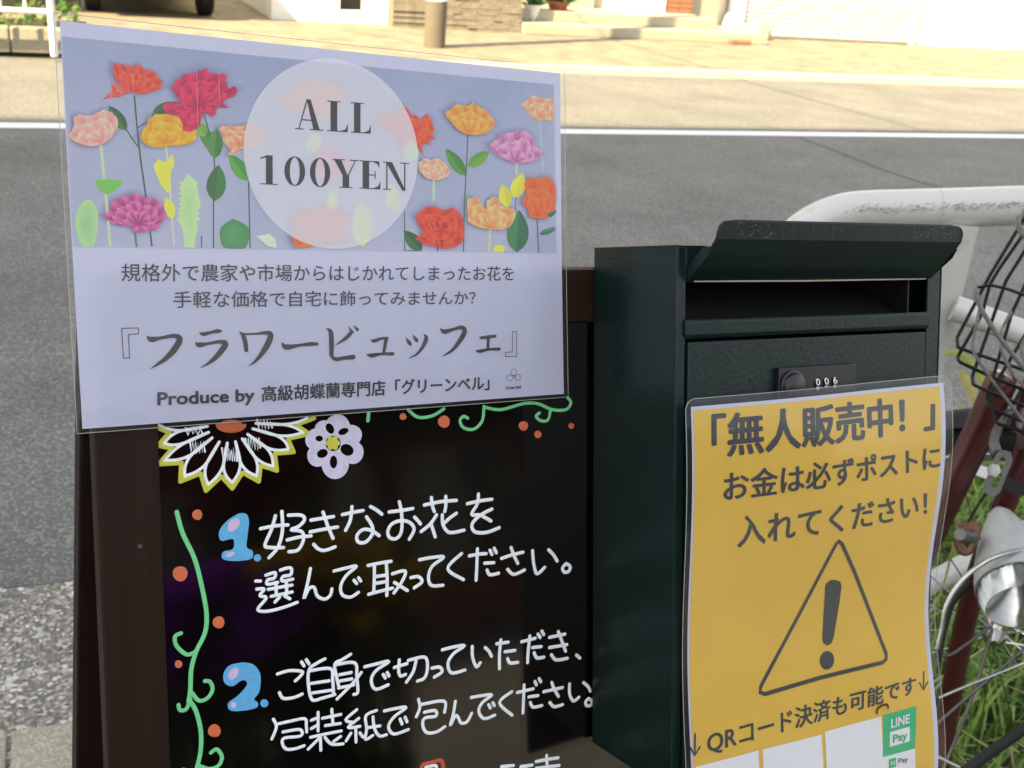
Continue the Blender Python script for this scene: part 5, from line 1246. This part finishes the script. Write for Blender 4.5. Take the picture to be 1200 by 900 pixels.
mb.build('white_disc', m, sign, fix=False)
# roman capitals with strong and hairline strokes; unit box, y down
def rect(x0, y0, x1, y1): return [(x0, y0), (x1, y0), (x1, y1), (x0, y1)]
def ring_poly(cx, cy, rx, ry, ix, iy, n=28):
    return [[(cx+rx*math.cos(2*math.pi*j/n), cy+ry*math.sin(2*math.pi*j/n)), (cx+rx*math.cos(2*math.pi*(j+1)/n), cy+ry*math.sin(2*math.pi*(j+1)/n)), (cx+ix*math.cos(2*math.pi*(j+1)/n), cy+iy*math.sin(2*math.pi*(j+1)/n)), (cx+ix*math.cos(2*math.pi*j/n), cy+iy*math.sin(2*math.pi*j/n))] for j in range(n)]
H = 0.035
GL = {'A': (1.0, [[(.40, 0), (.54, 0), (.86, 1-H), (.64, 1-H)], [(.40, .0), (.43, .06), (.16, 1-H), (.12, 1-H)], rect(0, 1-H, .30, 1), rect(.52, 1-H, 1.0, 1), rect(.24, .66, .66, .70)]),
 'L': (.74, [rect(0, 0, .48, H), rect(.12, H, .36, 1-H), rect(0, 1-H, .74, 1), [(.74, .70), (.74, 1-H), (.48, 1-H), (.66, .90)]]),
 '1': (.60, [rect(.02, 1-H, .60, 1), rect(.20, .0, .43, 1-H), [(0, .10), (.20, .02), (.20, .08), (.02, .14)]]),
 '0': (.72, ring_poly(.36, .5, .36, .51, .17, .475)),
 'Y': (.86, [rect(-.05, 0, .42, H), rect(.58, 0, .90, H), [(.02, H), (.28, H), (.50, .55), (.36, .62)], [(.76, H), (.80, H), (.54, .58), (.50, .55)], rect(.32, .55, .56, 1-H), rect(.20, 1-H, .68, 1)]),
 'E': (.76, [rect(0, 0, .74, H), rect(.12, H, .36, 1-H), rect(0, 1-H, .78, 1), [(.74, H), (.74, .28), (.68, .12), (.52, H)], [(.78, .70), (.78, 1-H), (.52, 1-H), (.70, .88)], rect(.36, .48, .58, .52), rect(.56, .36, .60, .64)]),
 'N': (.92, [rect(-.02, 0, .32, H), rect(.62, 0, .98, H), rect(.10, H, .15, 1-H), rect(-.02, 1-H, .28, 1), rect(.78, H, .83, 1), [(.10, H), (.34, H), (.83, 1), (.78, 1.02), (.70, 1)]])}
def caps(mb, txt, xs, W_, quad):                 # xs: left edge of each letter in quad widths, W_: unit letter width in quad widths
    q = [onW(*p) for p in quad]
    for ch, x in zip(txt, xs):
        for P in GL[ch][1]: mb.poly([bil(q, x+px*W_, py) for px, py in P], SW_, None, 0.00086+random.random()*.00002)
mb = MB(); q1 = [(345, 115.5), (434, 121.5), (434, 157), (345, 151.5)]; caps(mb, 'ALL', (0, .415, .725), .368, q1)
q2 = [(304, 181.5), (476, 191), (476, 223.5), (304, 216)]; caps(mb, '100YEN', (0, .157, .325, .485, .662, .832), .190, q2)
mb.build('lettering', M['black_print'], sign)
def line(txt, quad, bold=0.0): mb = MB(); put_text(mb, txt, quad, SW_, onW, 0.0004, bold); return mb.build('lettering', M['black_print'], sign)
line('規格外で農家や市場からはじかれてしまったお花を', [(142, 308.5), (602, 312), (602, 329), (142, 330)], 0.006)
line('手軽な価格で自宅に飾ってみませんか？', [(203, 341), (557, 340.5), (557, 357), (203, 361)], 0.006)
line('Produce by', [(184, 459.5), (298, 455.5), (298, 474.5), (184, 480)], 0.035)
line('高級胡蝶蘭専門店「グリーンベル」', [(306, 452), (573, 439.5), (573, 457), (306, 471)], 0.022)
line('Green Bell', [(592, 452.5), (610, 451.5), (610, 455), (592, 456)], 0.03)
mb = MB()
for (cx, cy, rx, ry) in ((601.5, 436, 3.3, 3.8), (597, 442.5, 3.8, 3.4), (606.5, 442, 3.6, 3.4), (602, 441, 1.8, 1.6)):
    stroke(mb, [onW(cx+rx*math.cos(2*math.pi*j/12), cy+ry*math.sin(2*math.pi*j/12)) for j in range(13)], 0.00022, SW_, 0.00001, off=0.0004+random.random()*.00003, round_=False)
mb.build('printed_logo', M['black_print'], sign)
ZE = (130, 360, 5.0); ZF = (360, 350, 4.615)
brush = [(ZE, [(210,168,4),(235,188,32),(290,180,19),(365,168,24),(402,185,34),(372,245,36),(320,300,28),(270,335,16),(232,360,3)]),
 (ZE, [(518,148,4),(540,157,22),(590,146,17),(622,140,24),(645,140,12)]), (ZE, [(495,205,4),(515,220,30),(570,212,17),(640,202,22),(670,215,34),(642,260,34),(600,305,26),(560,335,13),(522,355,3)]),
 (ZE, [(752,145,5),(770,160,20),(785,200,27),(792,252,24)]), (ZE, [(778,158,12),(850,155,12),(905,150,22),(935,162,34),(915,220,38),(880,275,28),(840,320,15),(805,343,3)]),
 (ZE, [(1000,205,4),(1025,233,34),(1100,223,18),(1175,215,25),(1210,215,14)]),
 (ZF, [(103,162,5),(126,180,24),(130,250,26),(130,305,22)]), (ZF, [(122,300,10),(150,326,20),(200,320,19),(248,315,26)]), (ZF, [(232,188,22),(205,215,20),(150,252,3)]), (ZF, [(222,152,3),(242,180,17)]), (ZF, [(250,145,3),(270,167,17)]),
 (ZF, [(342,222,4),(360,228,20),(400,215,14),(430,215,18)]), (ZF, [(425,215,20),(418,260,19),(410,300,15)]), (ZF, [(320,300,4),(345,307,22),(400,298,14),(460,298,20)]),
 (ZF, [(532,212,4),(552,240,22),(560,252,8)]), (ZF, [(570,198,4),(588,222,22),(594,234,8)]), (ZF, [(632,195,8),(642,215,26),(622,262,20),(590,300,12),(548,322,3)]),
 (ZF, [(718,160,4),(740,178,26),(790,165,17),(832,156,24),(850,178,30),(820,232,27),(780,280,18),(728,312,3)]),
 (ZF, [(930,208,4),(945,211,18),(1015,202,17)]), (ZF, [(978,205,20),(975,275,17)]), (ZF, [(910,280,4),(932,284,20),(980,274,13),(1036,272,19)])]
mb = MB()
for (ox, oy, sc), P in brush:
    zf = (0.60 if ox < 200 else 0.66)/F
    stroke(mb, [(*onW(ox+x/sc, oy+y/sc), w_/sc*zf) for x, y, w_ in P], 0, SW_, 0.00003, off=0.0004+random.random()*.00002, round_=True)
for (ox, oy, sc), P in ((ZE, [(62,124),(160,121),(160,156),(101,160),(108,297),(72,298),(62,124)]), (ZF, [(1108,178),(1130,178),(1130,312),(1068,312),(1070,290),(1107,287),(1108,178)])):
    for a, b in zip(P[:-1], P[1:]): stroke(mb, [onW(ox+a[0]/sc, oy+a[1]/sc), onW(ox+b[0]/sc, oy+b[1]/sc)], 0.0004, SW_, 0.00002, off=0.0004+random.random()*.00002, sharp=True)
mb.build('lettering', M['black_print'], sign)

# ------------------------------------------------------------------ letter box
M['box_paint'] = material('dark_green_hammered_paint', (0.0048, 0.0160, 0.0145), 0.30, var=0.15, scale=40, spec=0.34, dirt=(0.018, 0.028, 0.027), dscale=16, dthr=0.66, bump=0.38, bscale=330, bdist=0.0006)
M['box_dark'] = material('box_inside', (0.006, 0.006, 0.006), 0.6)
M['lock_black'] = material('black_lock_plastic', (0.012, 0.012, 0.013), 0.3)
BXW, BXT, BXB, BXD = 0.2312, 0.0618, -0.276, 0.087
MX = BW_ @ Matrix.Translation((0, BXB, 0.0008))
box = empty('letter_box', MX, 'dark green steel letter box with raised flap and combination lock, hung on the A-frame board', 'letter box')
def L(*a): return (a[0], a[1], a[2]-BXB, a[3]-BXB, a[4], a[5])
t = 0.0012
mb = MB()
mb.box(*L(0, t, BXB, BXT, 0, BXD)); mb.box(*L(BXW-t, BXW, BXB, BXT, 0, BXD)); mb.box(*L(t, BXW-t, BXT-t, BXT-0.0003, 0, BXD)); mb.box(*L(t, BXW-t, BXB, BXB+t, 0.0002, BXD)); mb.box(*L(t, BXW-t, BXB+t, BXT-t, 0, t))
mb.build('body', M['box_paint'], box, bevel=0.0009)
mb = MB(); mb.box(*L(t, .0075, BXB+t, BXT-t, BXD-0.003, BXD-0.0004)); mb.box(*L(.2175, BXW-t, BXB+t, BXT-t, BXD-0.003, BXD-0.0004)); mb.box(*L(.0075, .2175, 0.0425, BXT-t, BXD-0.003, BXD-0.0006)); mb.build('front_frame', M['box_paint'], box, bevel=0.0006)
# inner chute behind the opening
mb = MB(); mb.add([(0.0076, 0.012-BXB, BXD-0.004), (.2174, 0.012-BXB, BXD-0.004), (.2174, 0.038-BXB, 0.03), (0.0076, 0.038-BXB, 0.03)], [(0, 1, 2, 3)]); mb.build('inner_chute', M['box_dark'], box)
mb = MB(); mb.box(*L(.2020, .2032, 0.012, 0.042, 0.04, BXD-0.004)); mb.build('inner_divider', M['box_dark'], box)
mb = MB(); prof = [(0.0172, BXD-0.006), (0.0176, BXD+0.0005), (0.0160, BXD+0.0016), (0.0085, BXD+0.0014), (0.0060, BXD-0.0005), (0.0055, BXD-0.006)]
for x in (0.0062, 0.2190): 
    for (y, n_) in prof: mb.vert((x, y-BXB, n_))
k = len(prof)
for i in range(k): mb.f.append((i, (i+1) % k, k+(i+1) % k, k+i)); mb.m.append(0)
mb.f += [tuple(range(k)), tuple(reversed(range(k, 2*k)))]; mb.m += [0, 0]
mb.build('slot_bar', M['box_paint'], box, bevel=0.0005)
door = MB(); door.box(*L(.0090, .2165, BXB+0.006, 0.0040, BXD-0.004, BXD+0.0006)); door = door.build('door', M['box_paint'], box, bevel=0.0012)
# flap: plate rising outwards from the hinge, upright lip, end ears
fx0, fx1 = 0.0085, 0.2168
prof = [(0.0405, BXD+0.0012), (0.0475, BXD+0.010), (0.0560, BXD+0.019), (0.0625, BXD+0.0245), (0.0645, BXD+0.0262), (0.0745, BXD+0.0275), (0.0757, BXD+0.0272), (0.0757, BXD+0.0262), (0.0655, BXD+0.0250), (0.0630, BXD+0.0230), (0.0565, BXD+0.0175), (0.0485, BXD+0.0085), (0.0415, BXD)]
mb = MB(); cuts = [fx0, fx0+.0015, fx0+.004, fx0+.012, fx1-.012, fx1-.004, fx1-.0015, fx1]; k = len(prof)
for ci, x in enumerate(cuts):
    e = min(ci, len(cuts)-1-ci); r_ = (0.006, .0028, .0009, 0)[min(e, 3)]
    for (y, n_) in prof: mb.vert((x, min(y, 0.0757-r_)-BXB, n_))
for ci in range(len(cuts)-1):
    for i in range(k): mb.f.append((ci*k+i, ci*k+(i+1) % k, (ci+1)*k+(i+1) % k, (ci+1)*k+i)); mb.m.append(0)
mb.f += [tuple(range(k)), tuple(reversed(range((len(cuts)-1)*k, len(cuts)*k)))]; mb.m += [0, 0]
flap = mb.build('flap', M['box_paint'], box)
for x in (fx0-0.0012, fx1+0.0002):
    mb = MB(); P = [(0.0400, BXD+0.0006), (0.0540, BXD+0.0185), (0.0600, BXD+0.0225), (0.0610, BXD+0.016), (0.0490, BXD+0.0012)]
    for xx in (x, x+0.001):
        for (y, n_) in P: mb.vert((xx, y-BXB, n_))
    k = 5; mb.f += [tuple(range(k)), tuple(reversed(range(k, 2*k)))]+[(i, (i+1) % k, k+(i+1) % k, k+i) for i in range(k)]; mb.m += [0]*(k+2); mb.build('flap_ear', M['box_paint'], flap)
mb = MB(); mb.tube([(fx0+.004, 0.0402-BXB, BXD+0.0006), (fx0+.09, 0.0397-BXB, BXD+0.0008), (fx1-.003, 0.0402-BXB, BXD+0.0006)], 0.00055, 8); mb.build('tan_rod', material('tan_metal', (0.5, 0.42, 0.32), 0.35, metal=0.3), flap)  # thin tan rod along the flap's lower edge
# scuffs where the paint has worn from the flap
random.seed(31); mb = MB()
for k in range(60):
    x = random.choice([random.uniform(fx0+.012, fx0+.04), random.uniform(fx1-.05, fx1-.004)]); y = random.uniform(0.0655, 0.0735); l_ = random.uniform(.0004, .0025); w_ = random.uniform(.0001, .0003); an = random.uniform(-.6, 1.4); cx_, sx_ = math.cos(an), math.sin(an)
    nn_ = BXD+0.0262+(y-0.0645)*0.13+0.00008
    mb.add([(x, y-BXB, nn_), (x+l_*cx_, y-BXB+l_*sx_, nn_+l_*sx_*.13), (x+l_*cx_-w_*sx_, y-BXB+l_*sx_+w_*cx_, nn_+l_*sx_*.13), (x-w_*sx_, y-BXB+w_*cx_, nn_)], [(0, 1, 2, 3)])
mb.build('paint_scuffs', material('worn_paint', (0.16, 0.17, 0.165), 0.6), flap)
# combination lock, half behind the yellow sheet
lx0, ly1 = on(906, 431, BXD); lx1, _ = on(996, 427, BXD); ly0 = ly1-0.026
mb = MB(); mb.box(*L(lx0, lx1, ly0, ly1, BXD+0.0008, BXD+0.0045)); lock = mb.build('lock_plate', M['lock_black'], door, bevel=0.0008)
kx, ky = on(932, 446, BXD+0.008); KT = Matrix.Translation((kx, ky-0.004-BXB, BXD+0.0047))
mb = MB(); mb.lathe([(0, 0), (.0105, 0), (.0105, .001), (.0090, .0014), (.0086, .0030), (.0078, .0036), (0, .0037)], KT, 32); kn = mb.build('lock_knob', M['lock_black'], lock, smooth=True)
for i, (u, v) in enumerate(((958, 445), (968, 444), (978, 443))):
    dx_, dy_ = on(u, v, BXD+0.006)
    mb = MB(); T = Matrix.Translation((dx_-0.0012, dy_-BXB-0.003, BXD-0.0005)) @ Matrix.Rotation(math.pi/2, 4, 'Y'); mb.lathe([(0, 0), (.0062, 0), (.0062, .0030), (0, .0030)], T, 24); wl = mb.build('dial_wheel', M['lock_black'], lock)
    def SD(x, y, o): return Vector((x, y-BXB, BXD-0.0005+math.sqrt(max(1e-9, 0.0062**2-(y-(dy_-0.003))**2))+0.00008+o))
    mb = MB(); hx_ = 0.0018
    for (dtop, dbot, chx) in ((0.0036, -0.0006, '006'[i]), (-0.0014, -0.0046, '975'[i])):
        V, Fc = glyphs(chx, 0); b = len(mb.v)
        for s_, tt in V: mb.vert(SD(dx_+0.0003-hx_+2*hx_*s_, (dy_-0.003)+dtop+(dbot-dtop)*tt, 0))
        for f in Fc: mb.f.append(tuple(b+q for q in f)); mb.m.append(0)
    mb.build('dial_digit', M['white_ink'], wl)

# ------------------------------------------------------------------ sheet two: yellow portrait notice, curled
YN = BXD+0.0095
ynot = empty('payment_notice', BW_ @ Matrix.Translation((0.115, -0.03, YN)), 'laminated yellow portrait notice with warning triangle, hanging on the letter box door', 'notice')
iy = Matrix.Translation((-0.115, 0.03, -YN))
def wave(x, y):
    s_ = min(1, max(0, x/0.23))
    w1 = 0.0055*math.sin((y+0.026)*-27.5+0.15)*(0.55+0.55*s_)
    return w1 + 0.0012*math.sin(x*31+y*22) + 0.0014*math.sin((x-0.05)*22)
def SY(x, y, o): return iy @ Vector((x, y, YN+wave(x, y)+o))
def onY(u, v):
    off = YN
    for _ in range(4):
        x, y = on(u, v, off); off = YN+wave(x, y)
    return (x, y)
cY = [onY(802, 468), onY(1112, 439.5), None, None]
ax_ = Vector((cY[1][0]-cY[0][0], cY[1][1]-cY[0][1])); wY = ax_.length; ax_.normalize(); dn = Vector((ax_.y, -ax_.x)); hY = 0.303
cY[3] = (cY[0][0]+dn.x*hY, cY[0][1]+dn.y*hY); cY[2] = (cY[1][0]+dn.x*hY, cY[1][1]+dn.y*hY)
pY = inset(cY, .0045, .0062, .0048, .004)
grid_sheet('paper', pY, SY, 0.0, M['paper'], ynot, 30, 44)
grid_sheet('yellow_print', inset(pY, .0016, .0045, .0022, .002), SY, 0.00025, material('yellow_ink', (0.80, 0.505, 0.062), 0.65, trans=0.15, var=0.03, scale=30), ynot, 30, 44)
mbf = MB(); nu, nv = 30, 44; rr = 0.006
for j in range(nv+1):
    for i in range(nu+1):
        s_, q = i/nu, j/nv; x_, y_ = s_*wY, q*hY
        for (cx_, cy_) in ((rr, rr), (wY-rr, rr)):       # rounded upper corners
            if abs(x_-cx_) <= rr+1e-6 and y_ < cy_ and ((x_ < rr) or (x_ > wY-rr)):
                d_ = math.hypot(x_-cx_, y_-cy_)
                if d_ > rr: x_ = cx_+(x_-cx_)*rr/d_; y_ = cy_+(y_-cy_)*rr/d_
        p = (cY[0][0]+ax_.x*x_+dn.x*y_, cY[0][1]+ax_.y*x_+dn.y*y_); mbf.vert(SY(p[0], p[1], 0.0013))
for j in range(nv):
    for i in range(nu): q = j*(nu+1)+i; mbf.f.append((q, q+nu+1, q+nu+2, q+1)); mbf.m.append(0)
mbf.build('laminate', M['film'], ynot, smooth=True, fix=False)
mb = MB(); rr_ = 0.006; Cn = [(0, rr_), (rr_*.3, rr_*.3), (rr_, 0), (wY-rr_, 0), (wY-rr_*.3, rr_*.3), (wY, rr_)]; Cp = [(cY[0][0]+ax_.x*x_+dn.x*y_, cY[0][1]+ax_.y*x_+dn.y*y_) for x_, y_ in Cn+[(wY, hY*k/40+rr_*(1-k/40)) for k in range(1, 41)]+[(wY*(1-k/20), hY) for k in range(1, 21)]+[(0, hY*(1-k/40)+rr_*k/40) for k in range(1, 41)]]
Cq = []
for p, q in zip(Cp[:-1], Cp[1:]):
    n_ = max(1, int(math.dist(p, q)/.008)); Cq += [(p[0]+(q[0]-p[0])*k/n_, p[1]+(q[1]-p[1])*k/n_) for k in range(n_)]
mb.tube([SY(p[0], p[1], 0.0008) for p in Cq+[Cq[0]]], 0.00022, 6, cap=False); mb.build('laminate_edge', M['rim'], ynot, smooth=True)
M['slate_ink'] = material('slate_ink', (0.030, 0.036, 0.046), 0.6)
def yline(txt, quad, bold, cut=10): mb = MB(); put_text(mb, txt, quad, SY, onY, 0.00055, bold, cut=cut); return mb.build('lettering', M['slate_ink'], ynot)
yline('「無人販売中！」', [(833, 485), (1095, 460), (1095, 504), (833, 538)], 0.028)
yline('お金は必ずポストに', [(847, 553), (1101, 520.5), (1101, 549), (847, 588)], 0.022)
yline('入れてください！', [(863, 605), (1086, 575.5), (1086, 604), (863, 642)], 0.022)
yline('QRコード決済も可能です', [(828, 856), (1073, 791), (1073, 814), (828, 886)], 0.02)
mb = MB()
def ystroke(mb, P, wpx, close=False, sharp=True, off=0.00055):
    Q = []
    for a, b in zip(P[:-1], P[1:]):
        n_ = max(1, int(math.dist(a, b)/8)); Q += [(a[0]+(b[0]-a[0])*k/n_, a[1]+(b[1]-a[1])*k/n_) for k in range(n_)]
    Q.append(P[-1]); stroke(mb, [onY(*p) for p in Q], wpx*0.66/F, SY, 0.00003, off=off, sharp=sharp)
tri = [(979, 638), (982, 634), (986, 637), (1000, 668), (1038, 766), (1038, 772), (1034, 776), (960, 794), (896, 813), (890, 811), (891, 804), (940, 712), (979, 638)]
ystroke(mb, tri, 5.6); mb.build('warning_triangle', M['slate_ink'], ynot)
mb = MB(); Pm = [(800+x/3, 600+y/3) for x, y in ((500,262),(508,244),(525,238),(545,238),(556,246),(557,262),(552,300),(544,350),(534,410),(526,452),(518,466),(506,469),(494,464),(489,448),(491,400),(494,350),(497,300))]
b = len(mb.v); k = len(Pm); 
rows = [(500,262,556,262),(508,244,552,244),(520,238,545,238)]
L_ = [(520,238),(503,250),(499,262),(498,290),(496,320),(494,350),(492,380),(491,410),(489,440),(492,460),(506,469)]; Rr = [(535,238),(552,244),(557,260),(553,290),(549,320),(544,350),(539,380),(534,410),(529,440),(522,460),(508,469)]
for (a, c_) in zip(L_, Rr):
    for q in (a, c_): x, y = onY(800+q[0]/3, 600+q[1]/3); mb.vert(SY(x, y, 0.00055))
for i in range(len(L_)-1): mb.f.append((2*i, 2*i+1, 2*i+3, 2*i+2)); mb.m.append(0)
disc(mb, 968.5, 773.5, 8.4, 11, SY, None, 0.0006, onY, rot=0.1); mb.build('exclamation_mark', M['slate_ink'], ynot)
mb = MB()
for P in ([(814, 860), (813.5, 884)], [(808.5, 876), (813.5, 885), (819.5, 875)], [(1082, 787), (1081.5, 807)], [(1077, 800), (1081.5, 808), (1086.5, 799)]): ystroke(mb, P, 2.7, off=0.00055+random.random()*.00003)
mb.build('arrow', M['slate_ink'], ynot)
def card(quad, name, m, off=0.00055):
    q = [onY(*p) for p in quad]; return grid_sheet(name, q, SY, off, m, ynot, 8, 10)
M['card'] = material('white_print', (0.74, 0.745, 0.77), 0.7); M['leafgreen'] = material('bright_green_print', (0.02, 0.42, 0.17), 0.6)
card([(815, 898), (888, 879), (890, 935), (815, 955)], 'white_card', M['card']); card([(893, 878), (962, 860.5), (965, 930), (894, 950)], 'white_card', M['card']); card([(966, 857), (1032, 839.5), (1034, 905), (968, 925)], 'white_card', M['card'])
card([(1035, 837.5), (1073, 827), (1071.5, 877), (1033.5, 887)], 'green_label', M['leafgreen']); card([(1033.5, 887), (1071.5, 877), (1071, 925), (1033, 937)], 'white_card', M['card'])
card([(1042, 857.5), (1065, 851), (1065, 868), (1041.5, 875)], 'white_card', M['card'], 0.0008); card([(1040.7, 889.5), (1049, 887), (1049, 898), (1040.7, 900.5)], 'green_label', M['leafgreen'], 0.0008)
def ytxt(txt, quad, bold, m, off): mb = MB(); put_text(mb, txt, quad, SY, onY, off, bold, cut=5); mb.build('lettering', m, ynot)
ytxt('LINE', [(1043, 842), (1065, 836), (1065, 846.5), (1043, 853)], 0.03, M['card'], 0.00085); ytxt('Pay', [(1045, 860.5), (1062, 856), (1062, 868), (1045, 873)], 0.03, M['leafgreen'], 0.0011)
ytxt('N', [(1042.8, 891.5), (1047.2, 890), (1047.2, 895.5), (1042.8, 897)], 0.05, M['card'], 0.0011); ytxt('Pay', [(1051.5, 888.5), (1063, 885.5), (1063, 893.5), (1051.5, 896.5)], 0.01, M['slate_ink'], 0.0008)
mb = MB(); ystroke(mb, [(1026, 835), (1027, 830), (1032, 826), (1038, 825), (1039, 829)], 3.2, sharp=False, off=0.0014); mb.build('brown_mark', ink('brown', (0.05, 0.02, 0.012)), ynot)
# printed letters on the lamp
def put_lamp(txt, cx, cy, wpx, hpx, ang, z):
    V, Fc = glyphs(txt, 0.0); mb = MB(); c_, s_c = math.cos(ang), math.sin(ang)
    c0_ = lc0; axv = ld
    for s_, tt in V:
        x, y = (s_-.5)*wpx, (tt-.5)*hpx; u, v = cx+x*c_-y*s_c, cy+x*s_c+y*c_
        # drop onto the shell: nearest point of the sight line on a cone about the lamp axis
        o_ = binv @ CAM; dr_ = ((binv @ at(u, v, 1))-o_).normalized(); best = None
        for q in range(60):
            tq = 1.3+q*0.008; P = o_+dr_*tq; rel = P-c0_; hh = rel.dot(axv)/LL; rad = (rel-axv*rel.dot(axv)).length
            pr = [(0, .06), (.013, .13), (.021, .26), (.030, .43), (.037, .6), (.041, .75), (.042, .9)]
            rs = 0
            for (r0, h0), (r1, h1) in zip(pr[:-1], pr[1:]):
                if h0 <= hh <= h1: rs = r0+(r1-r0)*(hh-h0)/(h1-h0)
            if rs and rad < rs*KZ+0.0006: best = P-dr_*0.0015; break
        if best is None: return
        mb.vert(best)
    mb.f = [tuple(f) for f in Fc]; mb.m = [0]*len(Fc); mb.build('lettering', M['white_ink'], lamp)
put_lamp('LED', 1178, 652, 26, 11, R_(62), 1)
